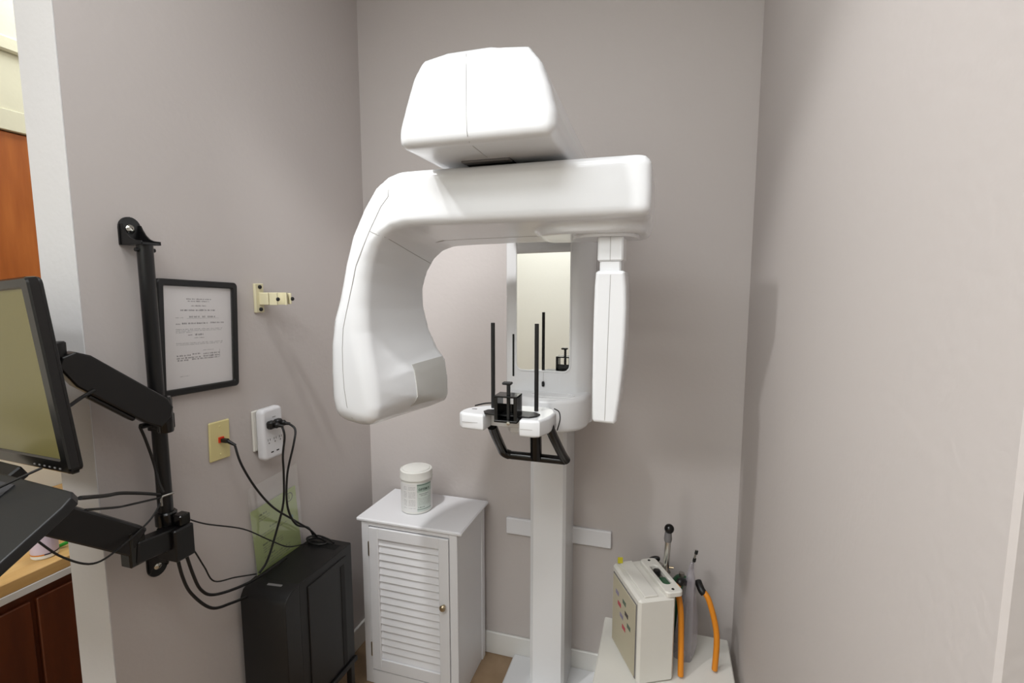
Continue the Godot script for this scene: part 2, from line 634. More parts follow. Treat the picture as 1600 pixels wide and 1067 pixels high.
# ------------------------------------------------------------------ the room
func build_room() -> void:
	struct("floor", boxm(Vector3(0.7, -0.05, 1.3), Vector3(4.4, 0.1, 5.4), 0.0), M.floor)
	struct("ceiling", boxm(Vector3(0.7, CEIL + 0.05, 1.3), Vector3(4.4, 0.1, 5.4), 0.0), M.ceiling)
	struct("wall_back", boxm(Vector3(0.7725, CEIL / 2, -0.06), Vector3(W + 0.24, CEIL, 0.12), 0.0), M.wall)
	struct("wall_left", boxm(Vector3(-0.06, CEIL / 2, (ZL - 0.003) / 2), Vector3(0.12, CEIL, ZL - 0.003), 0.0), M.wall)
	struct("trim_1", boxm(Vector3(-0.0605, CEIL / 2, ZL - 0.0015), Vector3(0.121, CEIL, 0.003), 0.0005), M.end)
	struct("wall_right", boxm(Vector3(W + 0.06, CEIL / 2, ZR / 2), Vector3(0.12, CEIL, ZR), 0.004), M.wall)
	struct("wall_rear", boxm(Vector3(0.7, CEIL / 2, 3.96), Vector3(4.4, CEIL, 0.12), 0.0), M.rear)
	struct("wall_far_left", boxm(Vector3(-1.28, CEIL / 2, 1.2), Vector3(0.12, CEIL, 5.4), 0.0), M.side)
	struct("wall_far_right", boxm(Vector3(2.86, CEIL / 2, 1.3), Vector3(0.12, CEIL, 5.4), 0.0), M.wall)
	struct("wall_far_back", boxm(Vector3(-0.67, CEIL / 2, -1.26), Vector3(1.1, CEIL, 0.12), 0.0), M.side)
	struct("wall_side", boxm(Vector3(-0.18, CEIL / 2, -0.66), Vector3(0.12, CEIL, 1.08), 0.0), M.side)
	struct("wall_corridor", boxm(Vector3(2.23, CEIL / 2, 0.6), Vector3(1.14, CEIL, 0.12), 0.0), M.wall)
	struct("wall_soffit", boxm(Vector3(-1.06, (2.2 + CEIL) / 2, 0.6), Vector3(0.32, CEIL - 2.2, 2.6), 0.002), M.soffit)
	struct("trim_2", boxm(Vector3(-0.905, 2.165, 0.6), Vector3(0.02, 0.07, 2.6), 0.002), M.soffit)
	struct("trim_3", boxm(Vector3(-0.892, 2.415, 0.6), Vector3(0.02, 0.05, 2.6), 0.006), M.soffit)
	struct("baseboard_back", boxm(Vector3(W / 2, 0.05, 0.006), Vector3(W, 0.1, 0.012), 0.003), M.trim)
	struct("baseboard_left", boxm(Vector3(0.006, 0.05, ZL / 2 + 0.006), Vector3(0.012, 0.1, ZL - 0.012), 0.003), M.trim)
	struct("baseboard_right", boxm(Vector3(W - 0.006, 0.05, ZR / 2 + 0.006), Vector3(0.012, 0.1, ZR - 0.012), 0.003), M.trim)

# ------------------------------------------------------------------ the panoramic x-ray machine
var front_shape: Outline2D
var back_shape: Outline2D
var arm_front: Outline2D
var arm_back: Outline2D

func unit_field(x: float, y: float, z: float) -> float:
	var t := clampf((0.75 - z) / 0.25, 0.0, 1.0)
	var d2 := lerpf(front_shape.at(x, y), back_shape.at(x, y), t)
	var dz := absf(z - 0.615) - 0.14
	var r := 0.021 + 0.033 * smoothstep(0.56, 0.40, x)
	var a := d2 + r
	var b := dz + r
	var d := minf(maxf(a, b), 0.0) + Vector2(maxf(a, 0.0), maxf(b, 0.0)).length() - r
	# deeper rounded end under the right-hand side, where the sensor hangs
	var px := absf(x - 1.080) - 0.140 + 0.10
	var pz := absf(z - 0.562) - 0.150 + 0.10
	var plan := minf(maxf(px, pz), 0.0) + Vector2(maxf(px, 0.0), maxf(pz, 0.0)).length() - 0.10
	var e := 0.012
	var qy := absf(y - 1.77) - 0.043 + e
	var qp := plan + e
	var pd := minf(maxf(qp, qy), 0.0) + Vector2(maxf(qp, 0.0), maxf(qy, 0.0)).length() - e
	return smin(d, pd, 0.014)

func arm_field(x: float, y: float, z: float) -> float:
	var t := clampf((0.88 - z) / 0.70, 0.0, 1.0)
	var d2 := lerpf(arm_front.at(x, y), arm_back.at(x, y), t)
	var dz := absf(z - 0.52) - 0.375
	var r := 0.022
	var a := d2 + r
	var b := dz + r
	return minf(maxf(a, b), 0.0) + Vector2(maxf(a, 0.0), maxf(b, 0.0)).length() - r

func seam(f: Callable, starts: Array, dir: Vector3, called: String, parent: Node, r := 0.0009) -> void:
	var pts := []
	for p in starts:
		pts.append(march(f, p, dir))
	obj(called, tube(mb(), pts, r, 6), M.seam, parent)

func build_machine() -> void:
	var t := thing("dental_xray_machine", "large white panoramic dental x-ray machine on a column against the back wall", "x-ray machine", Vector3.ZERO)
	# column
	obj("column", prism(mb(), pairs([0.800, 0.0, 0.936, 0.0, 0.936, 0.165, 0.926, 0.178, 0.815, 0.178, 0.800, 0.165]), 1.93, 0.0, Transform3D(Basis(Vector3(1, 0, 0), Vector3(0, 0, 1), Vector3(0, 1, 0)), Vector3(0, 0, 0))), M.column, t)
	obj("foot_plate", boxm(Vector3(0.868, 0.012, 0.20), Vector3(0.36, 0.024, 0.38), 0.006), M.column, t)
	# carriage with the mirror
	var flat := Basis(Vector3(1, 0, 0), Vector3(0, 0, 1), Vector3(0, 1, 0))
	var car := obj("carriage", prism(mb(), pairs([0.735, 0.10, 1.033, 0.10, 1.033, 0.215, 1.022, 0.236, 0.992, 0.270, 0.980, 0.275, 0.752, 0.275, 0.740, 0.270, 0.735, 0.258]), 0.70, 0.006, Transform3D(flat, Vector3(0, 1.128, 0))), M.shell, t)
	var bulge := PackedVector2Array()
	bulge.append(Vector2(1.030, 0.22))
	for i in 25:
		var a := PI * i / 24.0
		bulge.append(Vector2(0.892 + 0.138 * cos(a), 0.25 + 0.145 * pow(sin(a), 0.75)))
	bulge.append(Vector2(0.754, 0.22))
	obj("shelf", prism(mb(), bulge, 0.112, 0.016, Transform3D(flat, Vector3(0, 1.128, 0)), 4), M.shell, t)
	var shallow := PackedVector2Array()
	for i in 24:
		var a := TAU * i / 24.0
		shallow.append(Vector2(0.915 + 0.075 * cos(a), 0.318 + 0.036 * sin(a)))
	var sh := PackedVector2Array()
	for p in shallow:
		sh.append(Vector2(0.915, 0.318) + (p - Vector2(0.915, 0.318)) * 0.93)
	obj("shelf_rim", ring_prism(mb(), shallow, sh, 0.0025, 0.001, Transform3D(flat, Vector3(0, 1.239, 0))), M.shell, t)
	var mo := rrect(0.196, 0.46, 0.026, 6)
	var mi := rrect(0.184, 0.448, 0.021, 6)
	obj("mirror_rim", ring_prism(mb(), mo, mi, 0.005, 0.0015, Transform3D(Basis.IDENTITY, Vector3(0.870, 1.538, 0.2735))), M.shell, car)
	obj("mirror_glass", prism(mb(), mi, 0.003, 0.0, Transform3D(Basis.IDENTITY, Vector3(0.870, 1.538, 0.2735))), M.mirror, car)
	obj("indicator_strip", boxm(Vector3(0.7655, 1.362, 0.275), Vector3(0.0065, 0.148, 0.004), 0.001), M.slot, car)
	obj("latch", lathe(mb(), [Vector2(0.0, 0.0), Vector2(0.0045, 0.001), Vector2(0.005, 0.006), Vector2(0.005, 0.014), Vector2(0.003, 0.018), Vector2(0.0, 0.018)], 10, Transform3D(Basis.IDENTITY, Vector3(0.873, 1.258, 0.279))), M.slot, car)
	obj("latch_line", boxm(Vector3(0.873, 1.293, 0.2752), Vector3(0.0012, 0.036, 0.001), 0.0), M.seam, car)
	obj("seam", boxm(Vector3(1.0338, 1.45, 0.16), Vector3(0.001, 0.62, 0.002), 0.0), M.seam, car)

	# fixed support arm above
	var rect_a := Rect2(0.60, 1.84, 0.54, 0.32)
	arm_front = Outline2D.new(pairs([0.694, 1.906, 1.030, 1.906, 1.044, 1.924, 1.044, 1.955, 1.030, 2.007, 1.012, 2.055, 0.985, 2.088, 0.90, 2.098, 0.80, 2.098, 0.745, 2.088, 0.722, 2.055, 0.705, 2.010, 0.684, 1.947, 0.683, 1.918]), rect_a, 0.006)
	arm_back = Outline2D.new(pairs([0.700, 1.906, 1.030, 1.906, 1.040, 1.920, 1.036, 1.950, 1.016, 1.995, 1.000, 2.030, 0.975, 2.052, 0.90, 2.058, 0.80, 2.058, 0.748, 2.050, 0.722, 2.020, 0.708, 1.985, 0.692, 1.940, 0.690, 1.918]), rect_a, 0.006)
	var arm := obj("support_arm", nets(arm_field, Vector3(0.66, 1.88, 0.125), Vector3(1.07, 2.12, 0.92), 0.009), M.gloss, t)
	seam(arm_field, [Vector3(0.851, 2.085, 1.0), Vector3(0.851, 2.06, 1.0), Vector3(0.851, 2.0, 1.0), Vector3(0.851, 1.95, 1.0), Vector3(0.8515, 1.93, 1.0), Vector3(0.852, 1.918, 1.0)], Vector3(0, 0, -1), "seam", arm)
	seam(arm_field, [Vector3(0.852, 1.80, 0.885), Vector3(0.852, 1.80, 0.86), Vector3(0.85, 1.80, 0.80), Vector3(0.85, 1.80, 0.765)], Vector3(0, 1, 0), "seam", arm)
	obj("slot_cover", boxm(Vector3(0.838, 1.9055, 0.672), Vector3(0.125, 0.006, 0.15), 0.002), M.slot, arm)
	obj("slot_lip", boxm(Vector3(0.838, 1.9045, 0.735), Vector3(0.125, 0.007, 0.028), 0.002), M.grey, arm)
	obj("pivot", lathe(mb(), [Vector2(0.0, 1.88), Vector2(0.09, 1.88), Vector2(0.09, 1.91), Vector2(0.0, 1.91)], 32, Transform3D(Basis.IDENTITY, Vector3(0.866, 0, 0.60))), M.slot, t)

	# rotating unit: beam and tube head in one moulding
	var rect := Rect2(0.26, 1.12, 1.06, 0.86)
	var fpts := [1.217, 1.758, 1.229, 1.768, 1.231, 1.807, 1.229, 1.875, 1.219, 1.888, 1.203, 1.893, 1.061, 1.894, 0.907, 1.894, 0.741, 1.894, 0.660, 1.894, 0.606, 1.893, 0.572, 1.884, 0.532, 1.858, 0.489, 1.806, 0.445, 1.737, 0.417, 1.661, 0.407, 1.622, 0.391, 1.564, 0.370, 1.505, 0.359, 1.437, 0.355, 1.358, 0.356, 1.285, 0.363, 1.248, 0.375, 1.226, 0.400, 1.214, 0.450, 1.208, 0.489, 1.214, 0.510, 1.232]
	fpts.append_array([0.517, 1.263, 0.512, 1.290, 0.503, 1.352, 0.491, 1.422, 0.485, 1.474, 0.487, 1.544, 0.496, 1.613, 0.509, 1.663, 0.526, 1.700, 0.550, 1.729, 0.579, 1.748, 0.617, 1.756, 0.668, 1.757, 0.808, 1.757, 0.971, 1.757, 1.136, 1.757])
	front_shape = Outline2D.new(pairs(fpts), rect, 0.006)
	var bpts := [1.217, 1.740, 1.229, 1.755, 1.231, 1.807, 1.229, 1.875, 1.219, 1.888, 1.203, 1.893, 0.907, 1.894, 0.660, 1.894, 0.606, 1.893, 0.572, 1.884, 0.540, 1.858, 0.500, 1.806, 0.458, 1.737, 0.430, 1.661, 0.420, 1.622, 0.404, 1.564, 0.385, 1.505, 0.374, 1.437, 0.370, 1.358, 0.372, 1.285, 0.378, 1.240, 0.390, 1.212, 0.420, 1.196, 0.480, 1.192, 0.550, 1.216, 0.605, 1.240]
	bpts.append_array([0.613, 1.258, 0.613, 1.314, 0.604, 1.375, 0.580, 1.404, 0.551, 1.464, 0.534, 1.535, 0.533, 1.595, 0.548, 1.644, 0.573, 1.684, 0.603, 1.708, 0.640, 1.721, 0.709, 1.724, 0.869, 1.727, 1.10, 1.730])
	back_shape = Outline2D.new(pairs(bpts), rect, 0.006)
	var u := obj("rotating_unit", nets(unit_field, Vector3(0.33, 1.165, 0.455), Vector3(1.26, 1.93, 0.785), 0.0085), M.gloss, t)
	var sa := [0.576, 1.848, 0.574, 1.830, 0.552, 1.806, 0.516, 1.745, 0.495, 1.705, 0.471, 1.655, 0.455, 1.597, 0.436, 1.530, 0.424, 1.486, 0.419, 1.430, 0.418, 1.371, 0.420, 1.318, 0.427, 1.267, 0.438, 1.232]
	var st := []
	for p in pairs(sa):
		st.append(Vector3(p.x, p.y, 0.95))
	seam(unit_field, st, Vector3(0, 0, -1), "seam", u)
	st = []
	for p in pairs([0.393, 1.505, 0.382, 1.46, 0.378, 1.40, 0.376, 1.34, 0.372, 1.29, 0.366, 1.262]):
		st.append(Vector3(p.x, p.y, 0.95))
	seam(unit_field, st, Vector3(0, 0, -1), "seam", u)
	seam(unit_field, [Vector3(0.516, 1.745, 0.95), Vector3(0.525, 1.741, 0.95), Vector3(0.535, 1.737, 0.95), Vector3(0.542, 1.733, 0.95)], Vector3(0, 0, -1), "seam", u)
	st = []
	for i in 12:
		var k := i / 11.0
		st.append(Vector3(0.78, lerpf(1.730, 1.665, k), lerpf(0.742, 0.475, k)))
	seam(unit_field, st, Vector3(-1, 0, 0), "seam", u)
	st = []
	for i in 12:
		st.append(Vector3(lerpf(0.62, 0.96, i / 11.0), 1.60, 0.575))
	seam(unit_field, st, Vector3(0, 1, 0), "seam", u, 0.0007)
	# exit window of the tube head
	var wg := []
	for i in 9:
		var row := []
		for j in 9:
			var z := lerpf(0.500, 0.612, i / 8.0)
			var y := lerpf(1.255 - 0.012 * (i / 8.0), 1.382 - 0.012 * (i / 8.0), j / 8.0)
			row.append(march(unit_field, Vector3(0.85, y, z), Vector3(-1, 0, 0)))
		wg.append(row)
	var ws := mb()
	for i in 8:
		for j in 8:
			var o := Vector3(0.0025, 0, 0.001)
			quad(ws, wg[i][j] + o, wg[i + 1][j] + o, wg[i + 1][j + 1] + o, wg[i][j + 1] + o, Vector3(1, 0, 0.4), 1)
			quad(ws, wg[i][j] - o, wg[i + 1][j] - o, wg[i + 1][j + 1] - o, wg[i][j + 1] - o, Vector3(-1, 0, -0.4), 2)
	for i in 8:
		var o := Vector3(0.0025, 0, 0.001)
		quad(ws, wg[i][0] + o, wg[i + 1][0] + o, wg[i + 1][0] - o, wg[i][0] - o, Vector3(0, -1, 0))
		quad(ws, wg[i][8] + o, wg[i + 1][8] + o, wg[i + 1][8] - o, wg[i][8] - o, Vector3(0, 1, 0))
		quad(ws, wg[0][i] + o, wg[0][i + 1] + o, wg[0][i + 1] - o, wg[0][i] - o, Vector3(0, 0, -1))
		quad(ws, wg[8][i] + o, wg[8][i + 1] + o, wg[8][i + 1] - o, wg[8][i] - o, Vector3(0, 0, 1))
	var wn := obj("exit_window", ws, M.window, u)
	wn.set_meta("label", "grey exit window on the tube head")

	# sensor hanging from the right end
	var plate := PackedVector2Array()
	for p in rrect(0.165, 0.17, 0.07, 7, Vector2(1.115, 0.605)):
		plate.append(p)
	obj("sensor_plate", prism(mb(), plate, 0.010, 0.003, Transform3D(flat, Vector3(0, 1.720, 0))), M.gloss, t)
	var nk := mb()
	box(nk, Vector3(1.134, 1.692, 0.625), Vector3(0.062, 0.062, 0.095), 0.004)
	box(nk, Vector3(1.134, 1.647, 0.625), Vector3(0.052, 0.040, 0.085), 0.004)
	obj("sensor_neck", nk, M.gloss, t)
	var so := pairs([1.1065, 1.638, 1.101, 1.634, 1.0985, 1.60, 1.0970, 1.53, 1.0965, 1.45, 1.0965, 1.35, 1.0975, 1.266, 1.1025, 1.258, 1.152, 1.256, 1.1585, 1.264, 1.165, 1.32, 1.172, 1.40, 1.1755, 1.48, 1.1765, 1.55, 1.1745, 1.60, 1.171, 1.634, 1.166, 1.638])
	var sn := obj("sensor_head", prism(mb(), so, 0.115, 0.008, Transform3D(Basis.IDENTITY, Vector3(0, 0, 0.568)), 4), M.gloss, t)
	var sst := mb()
	tube(sst, [Vector3(1.137, 1.628, 0.683), Vector3(1.135, 1.53, 0.683), Vector3(1.133, 1.42, 0.683), Vector3(1.130, 1.266, 0.683)], 0.0008, 6)
	obj("seam", sst, M.seam, sn)
	obj("seam", boxm(Vector3(1.134, 1.692, 0.6727), Vector3(0.0012, 0.058, 0.0012), 0.0), M.seam, sn)

	# chin rest
	obj("chin_bracket", boxm(Vector3(0.885, 1.192, 0.47), Vector3(0.10, 0.045, 0.19), 0.01), M.gloss, t)
	var cp := pairs([0.722, 0.650, 0.719, 0.630, 0.727, 0.600, 0.760, 0.562, 0.815, 0.530, 0.940, 0.526, 0.972, 0.548, 0.985, 0.585, 0.978, 0.640, 0.962, 0.682, 0.945, 0.690, 0.910, 0.690, 0.906, 0.684, 0.904, 0.616, 0.804, 0.616, 0.802, 0.662, 0.798, 0.668, 0.735, 0.664])
	var chin := obj("chin_rest", prism(mb(), cp, 0.046, 0.007, Transform3D(flat, Vector3(0, 1.204, 0)), 3), M.gloss, t)
	obj("seam", boxm(Vector3(0.768, 1.226, 0.6665), Vector3(0.066, 0.001, 0.001), 0.0), M.seam, chin)
	obj("seam", boxm(Vector3(0.9275, 1.226, 0.6902), Vector3(0.034, 0.001, 0.001), 0.0), M.seam, chin)
	obj("release_slot", boxm(Vector3(0.752, 1.2502, 0.612), Vector3(0.014, 0.0012, 0.006), 0.0), M.grey, chin)
	# bite block holder
	var bp := pairs([0.790, 0.640, 0.796, 0.620, 0.838, 0.605, 0.930, 0.612, 0.950, 0.628, 0.946, 0.652, 0.930, 0.668, 0.830, 0.668, 0.800, 0.660])
	obj("bite_plate", prism(mb(), bp, 0.004, 0.001, Transform3D(flat, Vector3(0, 1.2505, 0))), M.black, chin)
	var fb := mb()
	box(fb, Vector3(0.843, 1.275, 0.665), Vector3(0.010, 0.072, 0.05), 0.001)
	box(fb, Vector3(0.897, 1.275, 0.665), Vector3(0.010, 0.072, 0.05), 0.001)
	box(fb, Vector3(0.870, 1.309, 0.665), Vector3(0.064, 0.005, 0.052), 0.001)
	box(fb, Vector3(0.870, 1.242, 0.665), Vector3(0.064, 0.006, 0.052), 0.001)
	box(fb, Vector3(0.870, 1.262, 0.642), Vector3(0.054, 0.035, 0.004), 0.001)
	obj("bite_frame", fb, M.black_gloss, chin)
	var pp := mb()
	box(pp, Vector3(0.872, 1.292, 0.668), Vector3(0.009, 0.098, 0.009), 0.0015)
	box(pp, Vector3(0.869, 1.342, 0.668), Vector3(0.026, 0.007, 0.018), 0.002)
	obj("bite_post", pp, M.rod, chin)
	obj("thumb_screw", lathe(mb(), [Vector2(0, -0.004), Vector2(0.005, -0.003), Vector2(0.005, 0.003), Vector2(0, 0.004)], 10, Transform3D(Basis(Vector3.RIGHT, PI / 2), Vector3(0.880, 1.240, 0.694))), M.chrome, chin)
	for x in [0.7985, 0.9275]:
		obj("temple_rod", tube(mb(), [Vector3(x, 1.245, 0.583), Vector3(x, 1.497, 0.583)], 0.0062, 8), M.rod, chin)
	# handle under the chin rest
	var hp := smooth_path([Vector3(0.806, 1.206, 0.615), Vector3(0.804, 1.17, 0.580), Vector3(0.803, 1.115, 0.525), Vector3(0.806, 1.093, 0.507), Vector3(0.822, 1.084, 0.500)], 6)
	obj("handle", tube(mb(), hp, 0.0145, 14), M.black_gloss, t)
	obj("handle", tube(mb(), [Vector3(0.815, 1.084, 0.50), Vector3(0.995, 1.084, 0.50)], 0.0130, 14), M.black_gloss, t)
	obj("handle", tube(mb(), smooth_path([Vector3(0.972, 1.215, 0.612), Vector3(0.978, 1.175, 0.578), Vector3(0.990, 1.11, 0.520), Vector3(0.998, 1.084, 0.498)], 6), 0.0138, 14), M.black_gloss, t)
	obj("handle_post", tube(mb(), [Vector3(0.912, 1.21, 0.535), Vector3(0.908, 1.084, 0.505)], 0.0175, 14), M.black_gloss, t)
	obj("sensor_cord", tube(mb(), smooth_path([Vector3(0.972, 1.252, 0.55), Vector3(0.988, 1.246, 0.56), Vector3(0.992, 1.225, 0.565), Vector3(0.985, 1.195, 0.57)], 5), 0.0018, 6), M.cable, t)
	obj("sensor_cord", tube(mb(), smooth_path([Vector3(0.740, 1.251, 0.578), Vector3(0.765, 1.254, 0.552), Vector3(0.80, 1.253, 0.53)], 5), 0.0022, 6), M.cable, t)

	# white rail fixed to the wall behind the column
	var rl := thing("wall_rail", "flat white rail screwed to the back wall behind the machine column", "rail", Vector3(0.872, 0.60, 0))
	rl.rotation.z = -0.0
	obj("rail_body", boxm(Vector3(0, 0, 0.008), Vector3(0.436, 0.069, 0.016), 0.003), M.cabinet, rl)
	obj("rail_backing", boxm(Vector3(0, 0, 0.002), Vector3(0.428, 0.060, 0.004), 0.0), M.grey, rl)

# ------------------------------------------------------------------ wall-mounted workstation on the left
func build_workstation() -> void:
	var t := thing("workstation_mount", "black wall-mounted pole with two jointed arms and a keyboard tray", "wall mount", Vector3(0, 0.85, 1.005))
	var org := Vector3(0, 0.85, 1.005)
	var L := func(v: Vector3) -> Vector3: return v - org
	obj("pole", tube(mb(), [L.call(Vector3(0.051, 0.90, 1.008)), L.call(Vector3(0.051, 1.706, 1.008))], 0.0172, 20), M.black_metal, t)
	# end brackets: back plate on the wall with cheeks reaching to the pole
	for k in 2:
		var up := 1.0 if k == 0 else -1.0
		var y0 := 1.706 if k == 0 else 0.90
		var br := mb()
		var side := pairs([0.0, -0.006, 0.070, -0.006, 0.070, 0.003, 0.050, 0.005, 0.036, 0.010, 0.024, 0.020, 0.014, 0.034, 0.009, 0.044, 0.0, 0.044])
		if k == 1:
			for i in side.size():
				side[i].y = -side[i].y
		for s in [-1.0, 1.0]:
			prism(br, side, 0.004, 0.0, Transform3D(Basis.IDENTITY, L.call(Vector3(0.0, y0, 1.006 + s * 0.023 - 0.002))))
		var plate := PackedVector2Array()
		for i in 13:
			var a := PI * i / 12.0
			plate.append(Vector2(0.027 * cos(a), (0.036 + 0.027 * sin(a)) * up))
		plate.append(Vector2(-0.027, -0.006 * up)); plate.append(Vector2(0.027, -0.006 * up))
		prism(br, plate, 0.005, 0.0, Transform3D(Basis(Vector3(0, 0, -1), Vector3(0, 1, 0), Vector3(1, 0, 0)), L.call(Vector3(0.0, y0, 1.006))))
		box(br, L.call(Vector3(0.035, y0 - 0.003 * up, 1.006)), Vector3(0.070, 0.006, 0.050), 0.001)
		tube(br, [L.call(Vector3(0.051, y0 - 0.018 * up, 1.032)), L.call(Vector3(0.051, y0 - 0.018 * up, 0.984))], 0.005, 8)
		var b := obj("end_bracket", br, M.black_metal, t)
		obj("screw", lathe(mb(), [Vector2(0, 0), Vector2(0.0115, 0.0), Vector2(0.0115, 0.002), Vector2(0.008, 0.0055), Vector2(0.0035, 0.007), Vector2(0.003, 0.004), Vector2(0, 0.004)], 16, Transform3D(Basis(Vector3(0, 0, 1), -PI / 2), L.call(Vector3(0.004, y0 + 0.033 * up, 1.006)))), M.chrome, b)
	# upper arm to the display
	var A := Vector3(0.098, 1.292, 1.034)
	var B := Vector3(0.052, 1.448, 1.205)
	var cl := mb()
	lathe(cl, [Vector2(0, -0.026), Vector2(0.024, -0.026), Vector2(0.024, 0.026), Vector2(0, 0.026)], 24, Transform3D(Basis.IDENTITY, L.call(Vector3(0.051, 1.268, 1.008))))
	box(cl, L.call(Vector3(0.08, 1.268, 1.02)), Vector3(0.05, 0.04, 0.03), 0.003)
	tube(cl, [L.call(Vector3(0.06, 1.262, 1.035)), L.call(Vector3(0.06, 1.262, 1.060))], 0.007, 10)
	obj("pole_clamp", cl, M.black, t)
	obj("arm_joint", lathe(mb(), [Vector2(0, -0.052), Vector2(0.016, -0.052), Vector2(0.0175, -0.048), Vector2(0.0175, 0.03), Vector2(0.015, 0.036), Vector2(0, 0.036)], 20, Transform3D(Basis.IDENTITY, L.call(Vector3(0.102, 1.296, 1.030)))), M.black_gloss, t)
	var dirv := (B - A).normalized()
	var xx := dirv.cross(Vector3.UP).normalized()
	var yy := xx.cross(dirv).normalized()
	var bas := Basis(xx, yy, -dirv)
	var len := (B - A).length()
	var am := mb()
	# tapered box arm with rounded ends, drawn from its side outline
	var sd := pairs([-0.012, -0.030, 0.02, -0.037, len - 0.05, -0.037, len, -0.020, len + 0.008, 0.0, len - 0.004, 0.022, len - 0.03, 0.031, 0.02, 0.033, -0.004, 0.022, -0.014, 0.0])
	prism(am, sd, 0.046, 0.004, Transform3D(Basis(dirv, yy, dirv.cross(yy)), L.call(A) - dirv.cross(yy) * 0.023))
	var ua := obj("upper_arm", am, M.black_metal, t)
	obj("arm_cover", boxm(L.call(A + dirv * 0.10 - yy * 0.041), Vector3(0.030, 0.010, 0.11), 0.003, bas), M.black, ua)
	var vb := mb()
	lathe(vb, [Vector2(0, -0.034), Vector2(0.017, -0.034), Vector2(0.017, 0.030), Vector2(0.014, 0.033), Vector2(0, 0.033)], 18, Transform3D(Basis.IDENTITY, L.call(Vector3(0.048, 1.452, 1.212))))
	box(vb, L.call(Vector3(0.024, 1.441, 1.225)), Vector3(0.064, 0.040, 0.030), 0.003, Basis(Vector3.UP, -0.35))
	box(vb, L.call(Vector3(-0.010, 1.432, 1.226)), Vector3(0.05, 0.06, 0.024), 0.003)
	obj("display_bracket", vb, M.black, t)
	# lower arm to the keyboard tray
	var C := Vector3(0.082, 0.965, 1.020)
	var J := Vector3(0.078, 0.998, 1.108)
	var E := Vector3(0.045, 1.125, 1.262)
	var lc := mb()
	lathe(lc, [Vector2(0, 0.0), Vector2(0.025, 0.0), Vector2(0.025, 0.030), Vector2(0.021, 0.034), Vector2(0, 0.034)], 24, Transform3D(Basis.IDENTITY, L.call(Vector3(0.051, 0.990, 1.008))))
	box(lc, L.call(Vector3(0.090, 1.004, 0.998)), Vector3(0.03, 0.028, 0.03), 0.003)
	obj("pole_clamp", lc, M.black_gloss, t)
	var ja := mb()
	box(ja, L.call(Vector3(0.075, 0.945, 1.005)), Vector3(0.065, 0.085, 0.055), 0.004)
	box(ja, L.call((C + J) * 0.5 - Vector3(0, 0.014, 0)), Vector3(0.034, 0.052, 0.11), 0.003, Basis(Vector3.UP, 0.05) * Basis(Vector3.RIGHT, -0.12))
	obj("short_arm", ja, M.black_metal, t)
	obj("elbow", boxm(L.call(J + Vector3(0, -0.012, 0.006)), Vector3(0.034, 0.088, 0.040), 0.004), M.black_gloss, t)
	var d3 := (E - J).normalized()
	var x3 := d3.cross(Vector3.UP).normalized()
	var y3 := x3.cross(d3).normalized()
	obj("lower_arm", boxm(L.call((J + E) * 0.5 + d3 * 0.01), Vector3(0.040, 0.066, (E - J).length() + 0.02), 0.004, Basis(x3, y3, -d3)), M.black_metal, t)
	# keyboard tray: a tilted slab, back edge high
	var tx := Vector3(0.9968, -0.0784, -0.0185).normalized()
	var tz := Vector3(-0.0243, -0.5126, 0.8583).normalized()
	var ty := tz.cross(tx).normalized()
	var tb := Basis(tx, ty, tz)
	var corner := Vector3(0.321, 1.251, 1.361)
	var tp := pairs([-0.66, 0.0, -0.012, 0.0, 0.0, 0.010, 0.004, 0.030, 0.004, 0.255, -0.010, 0.27, -0.65, 0.27, -0.66, 0.26])
	var tr := obj("keyboard_tray", prism(mb(), tp, 0.020, 0.003, Transform3D(Basis(tx, tz, -ty), L.call(corner))), M.tray, t)
	obj("tray_bracket", boxm(L.call(corner - tx * 0.26 + tz * 0.02 - ty * 0.034), Vector3(0.12, 0.028, 0.10), 0.003, tb), M.black, tr)
	obj("mouse_pad", boxm(L.call(corner - tx * 0.36 + tz * 0.095 + ty * 0.0012), Vector3(0.46, 0.0024, 0.16), 0.0, tb), M.pad, tr)
	# hex key tucked at the lower clamp
	obj("hex_key", tube(mb(), [L.call(Vector3(0.092, 1.060, 1.048)), L.call(Vector3(0.092, 1.079, 1.048)), L.call(Vector3(0.093, 1.083, 1.044)), L.call(Vector3(0.100, 1.084, 1.020))], 0.0028, 8), M.steel, t)

	# the display itself
	var d := thing("computer_display", "black flat computer display with a dull olive screen at the left edge", "monitor", Vector3(-0.0149, 1.4258, 1.3038))
	d.basis = Basis(Vector3(0.9885, 0.0533, 0.1418), Vector3(-0.0630, 0.9959, 0.0642), Vector3(-0.1378, -0.0724, 0.9878)).orthonormalized()
	var fo := rrect(0.524, 0.356, 0.010, 3)
	var fi := rrect(0.470, 0.311, 0.002, 3, Vector2(0, 0.003))
	obj("bezel", ring_prism(mb(), fo, fi, 0.016, 0.003, Transform3D(Basis.IDENTITY, Vector3(0, 0, -0.016))), M.bezel, d)
	obj("screen", boxm(Vector3(0, 0.003, -0.006), Vector3(0.472, 0.313, 0.004), 0.0), M.screen, d)
	obj("back_cover", prism(prism(mb(), rrect(0.522, 0.354, 0.012, 3), 0.007, 0.002, Transform3D(Basis.IDENTITY, Vector3(0, 0, -0.0225))), rrect(0.36, 0.24, 0.04, 4), 0.034, 0.012, Transform3D(Basis.IDENTITY, Vector3(0, 0, -0.0555))), M.black, d)
	for i in 6:
		obj("button", boxm(Vector3(0.135 + i * 0.019, -0.1695, 0.0), Vector3(0.006, 0.003, 0.002), 0.0005), M.grey, d)
	obj("corner_foot", boxm(Vector3(0.232, -0.181, -0.018), Vector3(0.012, 0.008, 0.012), 0.001), M.black, d)

